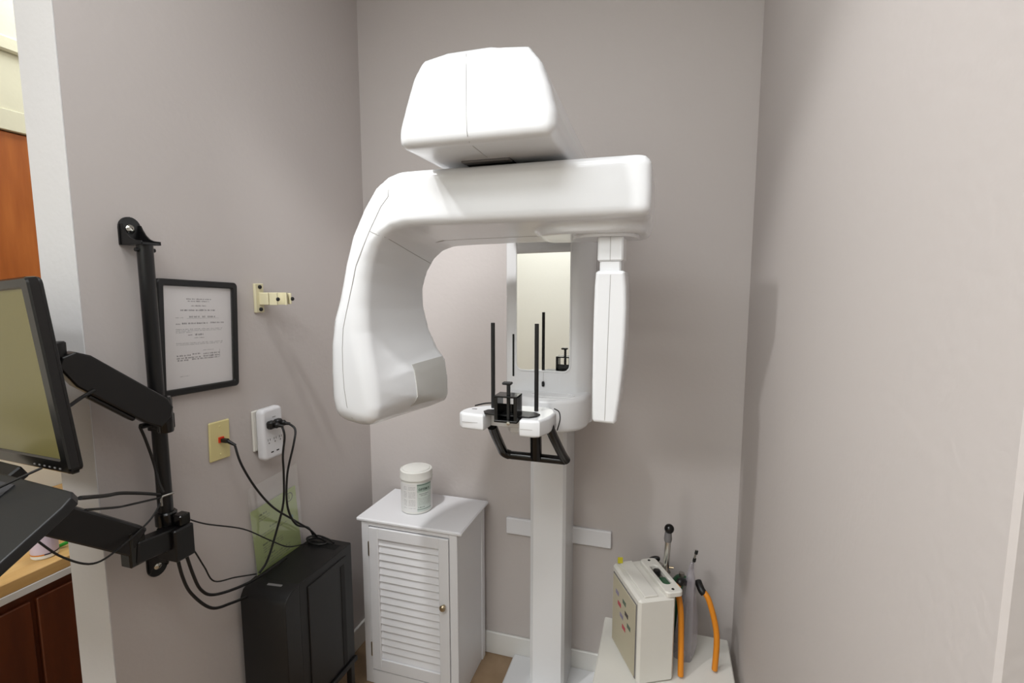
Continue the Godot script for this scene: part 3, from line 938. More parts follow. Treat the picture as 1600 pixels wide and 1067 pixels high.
# ------------------------------------------------------------------ what hangs on the left alcove wall
func on_wall(y: float, z: float, x := 0.0) -> Transform3D:
	# local x runs along the wall away from the viewer's left (towards the back wall), local z points out of the wall
	return Transform3D(Basis(Vector3(0, 0, -1), Vector3(0, 1, 0), Vector3(1, 0, 0)), Vector3(x, y, z))

func build_left_wall_things() -> void:
	var rng := RandomNumberGenerator.new()
	rng.seed = 4
	# framed certificate
	var f := thing("framed_certificate", "black framed certificate behind glass hanging beside the black pole", "picture frame")
	f.transform = on_wall(1.459, 0.838)
	f.rotate_object_local(Vector3(0, 0, 1), -0.045)
	var fw := 0.252
	var fh := 0.314
	obj("frame", ring_prism(mb(), rrect(fw, fh, 0.012, 4), rrect(fw - 0.036, fh - 0.036, 0.003, 4), 0.017, 0.003), M.black, f)
	var doc := print_image(256, 330, Color(0.90, 0.885, 0.885), func(im: Image) -> void:
		var ink := Color(0.42, 0.40, 0.41)
		dashes(im, 84, 174, 40, 3, ink, rng)
		dashes(im, 88, 168, 47, 3, ink, rng)
		dashes(im, 100, 156, 62, 3, ink, rng)
		dashes(im, 62, 192, 76, 4, ink.darkened(0.2), rng)
		dashes(im, 44, 72, 101, 2, ink.lightened(0.3), rng)
		for s in [[92, 130], [140, 152], [160, 190]]:
			dashes(im, s[0], s[1], 97, 5, ink, rng)
		im.fill_rect(Rect2i(84, 104, 120, 1), ink.lightened(0.4))
		dashes(im, 44, 60, 121, 3, ink, rng)
		dashes(im, 66, 160, 119, 4, ink.darkened(0.1), rng)
		dashes(im, 170, 226, 118, 4, ink, rng)
		for y in [139, 144, 149]:
			dashes(im, 44, 216 if y < 149 else 100, y, 2, ink.lightened(0.25), rng)
		dashes(im, 86, 104, 158, 2, ink, rng)
		dashes(im, 112, 142, 156, 5, ink.darkened(0.1), rng)
		dashes(im, 108, 144, 168, 2, ink.lightened(0.2), rng)
		for y in [184, 189]:
			dashes(im, 44, 216, y, 2, ink.lightened(0.25), rng)
		dashes(im, 140, 180, 211, 2, ink.lightened(0.3), rng)
		for r in [[44, 92, 223], [100, 128, 220], [140, 204, 222], [44, 130, 231], [140, 206, 230], [46, 88, 238], [98, 200, 237]]:
			dashes(im, r[0], r[1], r[2], 4, ink, rng)
		im.fill_rect(Rect2i(204, 212, 1, 28), ink.lightened(0.2))
		dashes(im, 54, 88, 291, 2, ink.lightened(0.35), rng))
	var dm := mat(Color.WHITE, 0.7)
	dm.albedo_texture = doc
	var pg := obj("printed_page", sheet(fw - 0.034, fh - 0.034, 0.004), dm, f)
	pg.position = Vector3(0, 0, 0.003)
	obj("glass", boxm(Vector3(0, 0, 0.011), Vector3(fw - 0.034, fh - 0.034, 0.002), 0.0), M.pane, f)

	# cream ring bracket
	var b := thing("ring_bracket", "small cream wall bracket with an open clamp ring and black screws", "bracket")
	b.transform = on_wall(1.562, 0.613)
	obj("base_plate", boxm(Vector3(0, 0, 0.005), Vector3(0.036, 0.094, 0.010), 0.002), M.cream, b)
	var stub := mb()
	box(stub, Vector3(0.004, -0.002, 0.026), Vector3(0.014, 0.040, 0.036), 0.002)
	obj("stem", stub, M.cream, b)
	var ring := mb()
	var ci := PackedVector2Array()
	var co := PackedVector2Array()
	for i in 21:
		var a := deg_to_rad(-80.0 + 250.0 * i / 20.0) - PI * 0.5
		ci.append(Vector2(cos(a), sin(a)) * 0.022)
		co.append(Vector2(cos(a), sin(a)) * 0.026)
	var rp := PackedVector2Array(co)
	for i in 21:
		rp.append(ci[20 - i])
	# ring lies flat: its axis is vertical
	prism(ring, rp, 0.040, 0.0, Transform3D(Basis(Vector3(1, 0, 0), Vector3(0, 0, 1), Vector3(0, 1, 0)), Vector3(0.028, -0.022, 0.060)))
	box(ring, Vector3(0.002, -0.002, 0.062), Vector3(0.006, 0.040, 0.030), 0.001)
	box(ring, Vector3(0.056, -0.002, 0.074), Vector3(0.006, 0.036, 0.020), 0.001)
	obj("clamp_ring", ring, M.cream, b)
	for p in [Vector3(0, 0.036, 0.010), Vector3(0, -0.036, 0.010), Vector3(0.0, -0.003, 0.079), Vector3(0.057, -0.003, 0.086)]:
		obj("screw", lathe(mb(), [Vector2(0, 0), Vector2(0.0062, 0), Vector2(0.0062, 0.004), Vector2(0.0045, 0.006), Vector2(0, 0.006)], 12, Transform3D(Basis(Vector3.RIGHT, PI / 2), p)), M.slot, b)

	# ivory jack plate
	var w := thing("wall_plate", "ivory wall plate with one orange data jack below the framed certificate", "wall plate")
	w.transform = on_wall(1.142, 0.793)
	w.rotate_object_local(Vector3(0, 0, 1), -0.03)
	obj("plate", boxm(Vector3(0, 0, 0.0035), Vector3(0.072, 0.118, 0.007), 0.003), M.ivory, w)
	obj("jack", boxm(Vector3(0.002, 0.002, 0.0085), Vector3(0.018, 0.017, 0.006), 0.001), M.jack, w)
	for s in [-1, 1]:
		obj("screw", lathe(mb(), [Vector2(0, 0), Vector2(0.0036, 0), Vector2(0.003, 0.0015), Vector2(0, 0.0018)], 10, Transform3D(Basis(Vector3.RIGHT, PI / 2), Vector3(0, s * 0.042, 0.007))), M.ivory, w)

	# white surge protector
	var s := thing("surge_protector", "white plug-in surge protector on the wall with two black plugs", "power strip")
	s.transform = on_wall(1.120, 0.617)
	obj("cover_plate", boxm(Vector3(-0.008, 0.012, 0.004), Vector3(0.090, 0.135, 0.008), 0.003), M.device, s)
	var sb := obj("body", prism(mb(), rrect(0.088, 0.172, 0.016, 5), 0.032, 0.010, Transform3D(Basis.IDENTITY, Vector3(0.0, -0.002, 0.008)), 4), M.surge, s)
	for c in [[-0.022, -0.020], [0.004, -0.020], [0.028, -0.020]]:
		var hs := mb()
		box(hs, Vector3(c[0] - 0.004, c[1], 0.0401), Vector3(0.002, 0.008, 0.0008), 0.0)
		box(hs, Vector3(c[0] + 0.005, c[1], 0.0401), Vector3(0.002, 0.007, 0.0008), 0.0)
		box(hs, Vector3(c[0], c[1] - 0.011, 0.0401), Vector3(0.004, 0.004, 0.0008), 0.0)
		obj("socket", hs, M.grey, sb)
	for x in [-0.010, 0.014]:
		obj("usb_port", boxm(Vector3(x, -0.064, 0.0401), Vector3(0.011, 0.004, 0.0008), 0.0), M.slot, sb)
	obj("logo_print", boxm(Vector3(0.004, 0.052, 0.0402), Vector3(0.014, 0.003, 0.0006), 0.0), M.seam, sb)

	# green instruction sheet tucked behind the tower
	var gp := print_image(200, 260, Color(0.66, 0.72, 0.46), func(im: Image) -> void:
		var ink := Color(0.36, 0.40, 0.27)
		dashes(im, 30, 64, 26, 6, ink, rng)
		for y in [38, 46]:
			dashes(im, 30, 78, y, 3, ink.lightened(0.15), rng)
		dashes(im, 70, 120, 84, 5, ink, rng)
		dashes(im, 30, 104, 96, 3, ink.lightened(0.2), rng)
		dashes(im, 30, 150, 106, 3, ink.lightened(0.2), rng)
		dashes(im, 34, 70, 132, 6, ink, rng)
		for y in [144, 152, 160]:
			dashes(im, 34, 120, y, 3, ink.lightened(0.15), rng)
		dashes(im, 34, 80, 178, 5, ink, rng)
		for y in [190, 200, 210]:
			dashes(im, 34, 150, y, 3, ink.lightened(0.15), rng)
		for i in 90:
			var a := TAU * i / 90.0
			im.fill_rect(Rect2i(int(166 + 15 * cos(a)), int(28 + 15 * sin(a)), 3, 3), ink.darkened(0.15))
		im.fill_rect(Rect2i(164, 19, 4, 18), ink)
		im.fill_rect(Rect2i(158, 98, 18, 12), Color(0.45, 0.62, 0.60)))
	var gm := mat(Color.WHITE, 0.75)
	gm.albedo_texture = gp
	var gs := obj("instruction_sheet", sheet(0.205, 0.262, 0.0012), gm)
	gs.transform = on_wall(0.748, 0.588, 0.006)
	gs.rotate_object_local(Vector3(0, 0, 1), 0.06)
	gs.rotate_object_local(Vector3(1, 0, 0), -0.012)
	tag(gs, "crumpled pale green instruction sheet leaning behind the black computer tower", "paper")
	var cs := obj("plastic_sleeve", boxm(Vector3.ZERO, Vector3(0.225, 0.30, 0.0012), 0.0), M.clear)
	cs.transform = on_wall(0.812, 0.592, 0.012)
	cs.rotate_object_local(Vector3(0, 0, 1), 0.05)
	tag(cs, "clear plastic sleeve hanging in front of the green instruction sheet", "sleeve")

# ------------------------------------------------------------------ computer tower and its cables
func cable(called: String, label: String, pts: Array, r: float, group := "") -> Node3D:
	var c := obj(called, tube(mb(), smooth_path(pts, 7), r, 8), M.cable)
	tag(c, label, "cable", group)
	return c

func build_tower_and_cables() -> void:
	var sd := thing("tower_stand", "small black stand under the computer tower in the left corner", "stand", Vector3(0.105, 0, 0.60))
	obj("stand_top", boxm(Vector3(0, 0.21, 0), Vector3(0.19, 0.02, 0.34), 0.003), M.case, sd)
	for x in [-1, 1]:
		for z in [-1, 1]:
			obj("leg", boxm(Vector3(x * 0.075, 0.10, z * 0.15), Vector3(0.022, 0.20, 0.022), 0.002), M.case, sd)
	var t := thing("computer_tower", "black computer tower standing in the left corner below the white surge protector", "computer", Vector3(0.105, 0.22, 0.60))
	obj("case", boxm(Vector3(0.002, 0.2225, -0.030), Vector3(0.166, 0.445, 0.276), 0.003), M.case, t)
	var bz := mb()
	prism(bz, pairs([0.108, 0.0, 0.165, 0.0, 0.172, 0.012, 0.172, 0.412, 0.160, 0.432, 0.140, 0.442, 0.108, 0.447]), 0.172, 0.003, Transform3D(Basis(Vector3(0, 0, 1), Vector3(0, 1, 0), Vector3(-1, 0, 0)), Vector3(0.088, 0, 0)))
	obj("front_bezel", bz, M.black, t)
	var sp := obj("side_panel", boxm(Vector3(0.0865, 0.215, -0.03), Vector3(0.005, 0.40, 0.20), 0.002), M.case_side, t)
	obj("latch_recess", boxm(Vector3(0.0895, 0.20, -0.105), Vector3(0.003, 0.38, 0.022), 0.001), M.slot, sp)
	obj("badge", boxm(Vector3(0.012, 0.4435, 0.128), Vector3(0.052, 0.0016, 0.009), 0.0004, Basis(Vector3.UP, 0.1) * Basis(Vector3.RIGHT, 0.15)), M.grey, t)
	var vt := mb()
	for i in 5:
		box(vt, Vector3(0.0, 0.4455, -0.135 + i * 0.007), Vector3(0.12, 0.001, 0.003), 0.0)
	obj("vent", vt, M.slot, t)
	# mains plugs with their cords
	for k in 2:
		var p := thing("power_cord", ["black power plug and cord nearest the viewer in the surge protector", "black power plug and cord furthest right in the surge protector"][k], "power cord", Vector3(0.041, 1.152, 0.640 if k == 0 else 0.610), "power cords in the surge protector")
		var pl := mb()
		box(pl, Vector3(0.012, 0.0, 0.0), Vector3(0.022, 0.026, 0.026), 0.005)
		box(pl, Vector3(0.026, -0.002, -0.008), Vector3(0.018, 0.018, 0.018), 0.005)
		tube(pl, [Vector3(0.026, -0.002, -0.006), Vector3(0.045, -0.006, -0.018)], 0.007, 10, 0.0042)
		obj("plug", pl, M.black, p)
		var o := p.position
		var path := [Vector3(0.08, 1.147, 0.624), Vector3(0.093, 1.115, 0.628), Vector3(0.086, 1.05, 0.632), Vector3(0.080, 0.985, 0.626), Vector3(0.070, 0.884, 0.623), Vector3(0.050, 0.788, 0.639), Vector3(0.040, 0.703, 0.674), Vector3(0.030, 0.672, 0.701)]
		if k == 1:
			path = [Vector3(0.08, 1.147, 0.594), Vector3(0.110, 1.130, 0.598), Vector3(0.118, 1.085, 0.618), Vector3(0.100, 0.988, 0.632), Vector3(0.090, 0.878, 0.628), Vector3(0.095, 0.802, 0.600), Vector3(0.06, 0.735, 0.50), Vector3(0.035, 0.674, 0.445)]
		var q := []
		for v in path:
			q.append(v - o)
		obj("cord", tube(mb(), smooth_path(q, 7), 0.0036, 8), M.cable, p)
	var e := thing("network_cable", "black network cable running down from the orange jack to the tower", "cable", Vector3(0.012, 1.142, 0.792))
	var eo := e.position
	var pe := mb()
	box(pe, Vector3(0.010, 0.0, -0.002), Vector3(0.022, 0.012, 0.013), 0.002)
	tube(pe, [Vector3(0.018, -0.002, -0.004), Vector3(0.040, -0.014, -0.010)], 0.006, 8, 0.004)
	obj("plug", pe, M.black, e)
	var ep := []
	for v in [Vector3(0.050, 1.126, 0.782), Vector3(0.070, 1.070, 0.782), Vector3(0.075, 0.979, 0.738), Vector3(0.08, 0.893, 0.679), Vector3(0.085, 0.810, 0.594), Vector3(0.075, 0.735, 0.510), Vector3(0.055, 0.676, 0.450)]:
		ep.append(v - eo)
	obj("cord", tube(mb(), smooth_path(ep, 7), 0.0034, 8), M.cable, e)
	# coil of cords heaped on the back of the tower
	cable("cable_coil", "short black cable coiled on the back of the computer tower top", [Vector3(0.03, 0.671, 0.47), Vector3(0.06, 0.674, 0.455), Vector3(0.095, 0.673, 0.462), Vector3(0.115, 0.671, 0.475), Vector3(0.09, 0.672, 0.492), Vector3(0.05, 0.672, 0.488), Vector3(0.03, 0.678, 0.470), Vector3(0.06, 0.681, 0.452), Vector3(0.11, 0.676, 0.455), Vector3(0.14, 0.671, 0.465)], 0.0035)
	cable("thin_cable", "thin black cable sagging from the lower pole clamp across the green sheet", [Vector3(0.090, 1.014, 1.003), Vector3(0.060, 0.943, 0.908), Vector3(0.045, 0.857, 0.767), Vector3(0.05, 0.776, 0.674), Vector3(0.060, 0.716, 0.602), Vector3(0.045, 0.672, 0.500)], 0.0021)
	cable("thin_cable", "thin black cable kinked low on the wall behind the tower front", [Vector3(0.085, 0.932, 0.999), Vector3(0.060, 0.894, 0.951), Vector3(0.048, 0.815, 0.909), Vector3(0.048, 0.754, 0.880), Vector3(0.055, 0.729, 0.815), Vector3(0.030, 0.676, 0.713)], 0.0021)
	cable("thick_cable", "thick black cable hanging leftmost below the lower wall bracket", [Vector3(0.080, 0.925, 1.012), Vector3(0.070, 0.839, 0.992), Vector3(0.060, 0.767, 0.961), Vector3(0.060, 0.69, 0.905), Vector3(0.05, 0.655, 0.83), Vector3(0.05, 0.64, 0.775)], 0.0042)
	cable("thick_cable", "thick black cable looping from the lower wall bracket to the tower front", [Vector3(0.085, 0.93, 0.995), Vector3(0.075, 0.827, 0.965), Vector3(0.070, 0.767, 0.940), Vector3(0.060, 0.723, 0.893), Vector3(0.055, 0.690, 0.80), Vector3(0.06, 0.682, 0.72), Vector3(0.05, 0.674, 0.60)], 0.0042)
	cable("display_cable", "black cable drooping under the upper arm behind the display", [Vector3(0.10, 1.340, 1.270), Vector3(0.102, 1.353, 1.235), Vector3(0.09, 1.365, 1.20), Vector3(0.085, 1.375, 1.17)], 0.0040)
	cable("tray_cable", "black cable running from the tray corner to the pole, upper of two", [Vector3(0.300, 1.232, 1.345), Vector3(0.20, 1.18, 1.24), Vector3(0.140, 1.149, 1.170), Vector3(0.100, 1.112, 1.094), Vector3(0.084, 1.087, 1.045)], 0.0038)
	cable("tray_cable", "thin black cable below the other between tray and pole", [Vector3(0.22, 1.175, 1.29), Vector3(0.165, 1.133, 1.20), Vector3(0.120, 1.108, 1.145), Vector3(0.088, 1.080, 1.045)], 0.0024)
	cable("arm_cable", "thin black cable looping low beneath the keyboard tray arm", [Vector3(0.089, 1.097, 1.300), Vector3(0.095, 1.045, 1.265), Vector3(0.120, 1.013, 1.226), Vector3(0.105, 1.012, 1.160), Vector3(0.098, 1.040, 1.085), Vector3(0.090, 1.073, 1.045)], 0.0022)
	cable("pole_cable", "thin black cable tied along the pole between its two arms", [Vector3(0.060, 1.262, 1.062), Vector3(0.060, 1.223, 1.050), Vector3(0.060, 1.160, 1.035), Vector3(0.072, 1.115, 1.036), Vector3(0.084, 1.089, 1.035)], 0.0034)
	var mc := cable("mouse_cable", "thin black cable trailing over the keyboard tray surface", [Vector3(-0.02, 1.10, 1.52), Vector3(0.06, 1.16, 1.475), Vector3(0.13, 1.205, 1.435), Vector3(0.20, 1.245, 1.395), Vector3(0.24, 1.268, 1.362)], 0.0022)
	mc.position.y += 0.018

# ------------------------------------------------------------------ louvred cabinet and the tub on it
func build_cabinet() -> void:
	var t := thing("louvred_cabinet", "small white cabinet with a louvred door in the back corner", "cabinet", Vector3(0.353, 0, 0.166))
	obj("cabinet_top", boxm(Vector3(0, 0.692, 0), Vector3(0.448, 0.016, 0.296), 0.005), M.cabinet, t)
	var bd := mb()
	box(bd, Vector3(-0.196, 0.342, -0.004), Vector3(0.016, 0.684, 0.268), 0.001)
	box(bd, Vector3(0.196, 0.342, -0.004), Vector3(0.016, 0.684, 0.268), 0.001)
	box(bd, Vector3(0, 0.342, -0.132), Vector3(0.38, 0.684, 0.008), 0.0)
	box(bd, Vector3(0, 0.06, -0.004), Vector3(0.38, 0.016, 0.26), 0.0)
	box(bd, Vector3(0, 0.35, -0.004), Vector3(0.38, 0.016, 0.22), 0.0)
	for s in [-1, 1]:
		box(bd, Vector3(s * 0.188, 0.342, 0.134), Vector3(0.032, 0.684, 0.016), 0.002)
	box(bd, Vector3(0, 0.677, 0.134), Vector3(0.344, 0.014, 0.016), 0.001)
	box(bd, Vector3(0, 0.030, 0.134), Vector3(0.344, 0.060, 0.016), 0.001)
	obj("body", bd, M.cabinet, t)
	# rear corner stile seen on the right side
	obj("side_stile", boxm(Vector3(0.206, 0.342, -0.122), Vector3(0.006, 0.684, 0.030), 0.001), M.cabinet, t)
	var dr := mb()
	for s in [-1, 1]:
		box(dr, Vector3(s * 0.1495, 0.365, 0.136), Vector3(0.041, 0.600, 0.020), 0.002)
	box(dr, Vector3(0, 0.643, 0.136), Vector3(0.258, 0.044, 0.020), 0.002)
	box(dr, Vector3(0, 0.090, 0.136), Vector3(0.258, 0.050, 0.020), 0.002)
	var door := obj("door", dr, M.cabinet, t)
	var slat := boxm(Vector3.ZERO, Vector3(0.262, 0.0325, 0.005), 0.0012, Basis(Vector3.RIGHT, -0.24))
	var sm := finish(slat)
	for i in 17:
		var o := obj("slat", sm, M.cabinet, door)
		o.position = Vector3(0, 0.608 - i * 0.0298, 0.134)
	obj("knob", lathe(mb(), [Vector2(0, 0.024), Vector2(0.008, 0.0235), Vector2(0.0125, 0.018), Vector2(0.0115, 0.012), Vector2(0.006, 0.008), Vector2(0.006, 0.0), Vector2(0, 0)].map(func(v): return v), 16, Transform3D(Basis(Vector3.RIGHT, PI / 2), Vector3(0.150, 0.400, 0.146))), M.brass, door)
	for y in [0.575, 0.15]:
		obj("hinge", boxm(Vector3(-0.1725, y, 0.1435), Vector3(0.006, 0.060, 0.004), 0.001), M.brass, door)

	# disinfectant wipe tub
	var w := thing("wipes_tub", "white round disinfectant wipes tub with green label on the louvred cabinet", "tub", Vector3(0.322, 0.700, 0.172))
	w.scale = Vector3(1.09, 1.15, 1.09)
	obj("tub_body", lathe(mb(), [Vector2(0, 0.0), Vector2(0.053, 0.0), Vector2(0.0575, 0.004), Vector2(0.0575, 0.116), Vector2(0.0555, 0.120), Vector2(0.0, 0.120)].map(func(v): return v), 48), M.tub, w)
	obj("lid", lathe(mb(), [Vector2(0, 0.119), Vector2(0.0605, 0.119), Vector2(0.0605, 0.124), Vector2(0.0595, 0.126), Vector2(0.0595, 0.142), Vector2(0.0585, 0.147), Vector2(0.055, 0.149), Vector2(0.054, 0.147), Vector2(0.052, 0.147), Vector2(0.050, 0.151), Vector2(0.044, 0.153), Vector2(0, 0.153)], 48), M.tub, w)
	# label printed round the tub: text panel facing the camera, green panel to its right
	var lab := print_image(512, 128, Color(0.92, 0.92, 0.915), func(im: Image) -> void:
		var rng := RandomNumberGenerator.new()
		rng.seed = 9
		var ink := Color(0.66, 0.66, 0.66)
		for c in [[60, 96], [112, 176]]:
			for y in range(14, 112, 6):
				if (y / 6) % 6 == 5:
					continue
				dashes(im, c[0], c[1], y, 2, ink, rng)
		im.fill_rect(Rect2i(192, 0, 150, 128), Color(0.83, 0.865, 0.84))
		im.fill_rect(Rect2i(192, 4, 150, 5), Color(0.42, 0.52, 0.47))
		im.fill_rect(Rect2i(192, 9, 150, 30), Color(0.70, 0.77, 0.73))
		dashes(im, 212, 300, 46, 4, Color(0.40, 0.44, 0.42), rng)
		dashes(im, 224, 290, 54, 3, Color(0.45, 0.49, 0.47), rng)
		for y in range(66, 98, 6):
			dashes(im, 204, 320, y, 2, Color(0.62, 0.66, 0.63), rng)
		dashes(im, 200, 260, 106, 4, Color(0.45, 0.5, 0.47), rng)
		im.fill_rect(Rect2i(192, 116, 150, 3), Color(0.47, 0.54, 0.50)))
	var lm := mat(Color.WHITE, 0.45)
	lm.albedo_texture = lab
	var ls := mb()
	var a0 := deg_to_rad(137.0)
	var a1 := deg_to_rad(-68.0)
	for i in 40:
		var u0 := i / 40.0
		var u1 := (i + 1) / 40.0
		var q := []
		for c in [[u0, 1.0], [u1, 1.0], [u1, 0.0], [u0, 0.0]]:
			var a := lerpf(a0, a1, c[0])
			q.append([Vector3(cos(a) * 0.0580, lerpf(0.110, 0.010, c[1]), sin(a) * 0.0580), Vector2(c[0], c[1])])
		ls.set_smooth_group(1)
		for k in [0, 2, 1, 0, 3, 2]:
			ls.set_uv(q[k][1]); ls.add_vertex(q[k][0])
	obj("label", ls, lm, w)
	# the word on the green panel, bent round the tub
	var tm := TextMesh.new()
	var sf := SystemFont.new()
	sf.font_names = PackedStringArray(["Droid Sans"])
	sf.font_weight = 700
	tm.font = sf
	tm.text = "OPTIM 1"
	tm.font_size = 32
	tm.pixel_size = 0.00035
	tm.depth = 0.0006
	var arr := tm.surface_get_arrays(0)
	var vs: PackedVector3Array = arr[Mesh.ARRAY_VERTEX]
	var ns: PackedVector3Array = arr[Mesh.ARRAY_NORMAL]
	var mid := deg_to_rad(33.0)
	for i in vs.size():
		var a := mid - vs[i].x / 0.058
		var r := 0.0583 + vs[i].z
		vs[i] = Vector3(cos(a) * r, 0.089 + vs[i].y + 0.0, sin(a) * r)
		ns[i] = Vector3(cos(a), 0, sin(a)) * ns[i].z + Vector3(0, ns[i].y, 0) + Vector3(sin(a), 0, -cos(a)) * ns[i].x
	arr[Mesh.ARRAY_VERTEX] = vs
	arr[Mesh.ARRAY_NORMAL] = ns
	arr[Mesh.ARRAY_TANGENT] = null
	var wm := ArrayMesh.new()
	wm.add_surface_from_arrays(Mesh.PRIMITIVE_TRIANGLES, arr)
	obj("label_word", wm, mat(Color(0.30, 0.36, 0.33), 0.5), w)

# ------------------------------------------------------------------ equipment low in the right corner
func build_right_corner() -> void:
	# a rolling stand carries it, below the frame of the photograph
	var c := thing("equipment_stand", "white rolling stand under the monitoring unit in the right corner", "stand", Vector3(1.30, 0, 0.29))
	obj("stand_top", boxm(Vector3(0, 0.32, 0), Vector3(0.44, 0.02, 0.40), 0.004), M.device, c)
	for x in [-1, 1]:
		for z in [-1, 1]:
			obj("leg", tube(mb(), [Vector3(x * 0.19, 0.03, z * 0.17), Vector3(x * 0.19, 0.315, z * 0.17)], 0.012, 10), M.steel, c)
			obj("caster", lathe(mb(), [Vector2(0, -0.011), Vector2(0.024, -0.011), Vector2(0.026, 0), Vector2(0.024, 0.011), Vector2(0, 0.011)], 14, Transform3D(Basis(Vector3(0, 0, 1), PI / 2), Vector3(x * 0.19, 0.026, z * 0.17))), M.black, c)
	obj("lower_shelf", boxm(Vector3(0, 0.12, 0), Vector3(0.40, 0.015, 0.36), 0.003), M.device, c)

	var yaw := 0.478
	var t := thing("gas_unit", "white plastic equipment case with a handle slot and printed side panel", "equipment", Vector3(1.115, 0.33, 0.205))
	t.rotation.y = yaw
	# local x to the right of the case, local z towards the viewer
	var bw := 0.125
	var bl := 0.225
	obj("case_body", boxm(Vector3(bw / 2, 0.145, bl / 2), Vector3(bw, 0.29, bl), 0.008), M.device, t)
	obj("top_step", boxm(Vector3(bw / 2 - 0.018, 0.293, bl / 2), Vector3(0.046, 0.008, bl - 0.02), 0.002), M.device, t)
	var so := rrect(0.060, 0.205, 0.016, 5)
	var si := rrect(0.028, 0.110, 0.012, 5)
	var fl := Transform3D(Basis(Vector3(1, 0, 0), Vector3(0, 0, -1), Vector3(0, 1, 0)), Vector3(bw - 0.004, 0.290, bl / 2 + 0.01))
	var hd := obj("handle_plate", ring_prism(mb(), so, si, 0.016, 0.003, fl), M.device, t)
	obj("slot_floor", boxm(Vector3(bw - 0.004, 0.2905, bl / 2 + 0.01), Vector3(0.028, 0.002, 0.110), 0.0), M.steel, hd)
	obj("slot_knob", lathe(mb(), [Vector2(0, 0), Vector2(0.010, 0), Vector2(0.0125, 0.006), Vector2(0.011, 0.014), Vector2(0, 0.016)], 16, Transform3D(Basis.IDENTITY, Vector3(bw - 0.004, 0.291, 0.096))), M.black, hd)
	obj("slot_guard", boxm(Vector3(bw - 0.004, 0.296, 0.152), Vector3(0.024, 0.012, 0.040), 0.003), M.green, hd)
	for z in [0.036, 0.208]:
		obj("screw", lathe(mb(), [Vector2(0, 0), Vector2(0.005, 0), Vector2(0.004, 0.0015), Vector2(0, 0.002)], 10, Transform3D(Basis.IDENTITY, Vector3(bw - 0.004, 0.306, z))), M.slot, hd)
	obj("panel_frame", boxm(Vector3(-0.001, 0.14, bl / 2), Vector3(0.003, 0.255, bl - 0.03), 0.001), M.grey, t)
	var pn := obj("printed_panel", boxm(Vector3(-0.003, 0.14, bl / 2), Vector3(0.003, 0.247, bl - 0.04), 0.001), M.device_panel, t)
	var cols := [Color(0.55, 0.52, 0.62), Color(0.35, 0.42, 0.36), Color(0.72, 0.30, 0.34), Color(0.30, 0.27, 0.26)]
	for i in 7:
		obj("marking", boxm(Vector3(-0.0048, 0.215 - 0.030 * (i / 2), 0.060 + 0.050 * (i % 2) + 0.010 * i), Vector3(0.001, 0.014, 0.026), 0.0), mat(cols[i % 4], 0.5), pn)

	var yt := obj("warning_tag", boxm(Vector3.ZERO, Vector3(0.018, 0.022, 0.004), 0.001, Basis(Vector3.UP, 0.3)), M.yellow)
	yt.position = Vector3(1.142, 0.637, 0.213)
	tag(yt, "small yellow tag at the back edge of the white equipment case", "tag")

	# chrome upright with ball
	var r := thing("chrome_lever", "upright chrome lever with a black ball knob in the right corner", "lever", Vector3(1.300, 0.33, 0.198))
	obj("rod", tube(mb(), [Vector3(-0.006, 0.0, 0), Vector3(-0.004, 0.26, 0), Vector3(0.001, 0.415, 0)], 0.0105, 14), M.chrome, r)
	obj("collar", lathe(mb(), [Vector2(0, 0.395), Vector2(0.012, 0.395), Vector2(0.0135, 0.405), Vector2(0.011, 0.428), Vector2(0, 0.43)], 16), M.grey, r)
	obj("ball_knob", lathe(mb(), range(13).map(func(i): return Vector2(0.0165 * sin(PI * i / 12.0), 0.441 - 0.0165 * cos(PI * i / 12.0))), 20, Transform3D(Basis.IDENTITY, Vector3(0.003, 0, 0))), M.black_gloss, r)
	obj("base", lathe(mb(), [Vector2(0, 0), Vector2(0.03, 0), Vector2(0.03, 0.012), Vector2(0.014, 0.02), Vector2(0, 0.02)], 18), M.steel, r)
	obj("side_screw", tube(mb(), [Vector3(0.006, 0.30, 0.0), Vector3(0.022, 0.302, 0.0)], 0.004, 8), M.brass, r)

	# valve with black oval handle, partly behind the lever
	var v := thing("gas_valve", "grey metal valve with an oval black handle behind the chrome lever", "valve", Vector3(1.252, 0.33, 0.132))
	obj("valve_body", lathe(mb(), [Vector2(0, 0), Vector2(0.028, 0), Vector2(0.028, 0.225), Vector2(0.022, 0.245), Vector2(0.020, 0.27), Vector2(0, 0.272)], 18, Transform3D(Basis.IDENTITY, Vector3(0.016, 0, 0))), M.steel, v)
	var oval := PackedVector2Array()
	for i in 20:
		var a := TAU * i / 20.0
		oval.append(Vector2(0.022 * cos(a), 0.011 * sin(a)))
	obj("oval_handle", prism(mb(), oval, 0.016, 0.004, Transform3D(Basis(Vector3(0, 0, 1), 0.38), Vector3(0.004, 0.288, -0.002))), M.black_gloss, v)
	obj("band", boxm(Vector3(0.006, 0.270, 0.006), Vector3(0.036, 0.006, 0.012), 0.002, Basis(Vector3(0, 0, 1), 0.2)), M.chrome, v)
	obj("outlet", tube(mb(), smooth_path([Vector3(0.03, 0.262, 0.0), Vector3(0.048, 0.262, 0.0), Vector3(0.056, 0.254, 0.002), Vector3(0.060, 0.244, 0.003)], 5), 0.006, 8, 0.003), M.steel, v)

	# green gas cylinder
	obj_tag_cyl()

	# translucent bag with a probe standing up out of it
	var bs := mb()
	var rings := []
	var prof := [Vector2(0.0, 0.0), Vector2(0.030, 0.0), Vector2(0.036, 0.05), Vector2(0.033, 0.14), Vector2(0.027, 0.22), Vector2(0.018, 0.285), Vector2(0.008, 0.325), Vector2(0.006, 0.345), Vector2(0.0, 0.347)]
	var brng := RandomNumberGenerator.new()
	brng.seed = 21
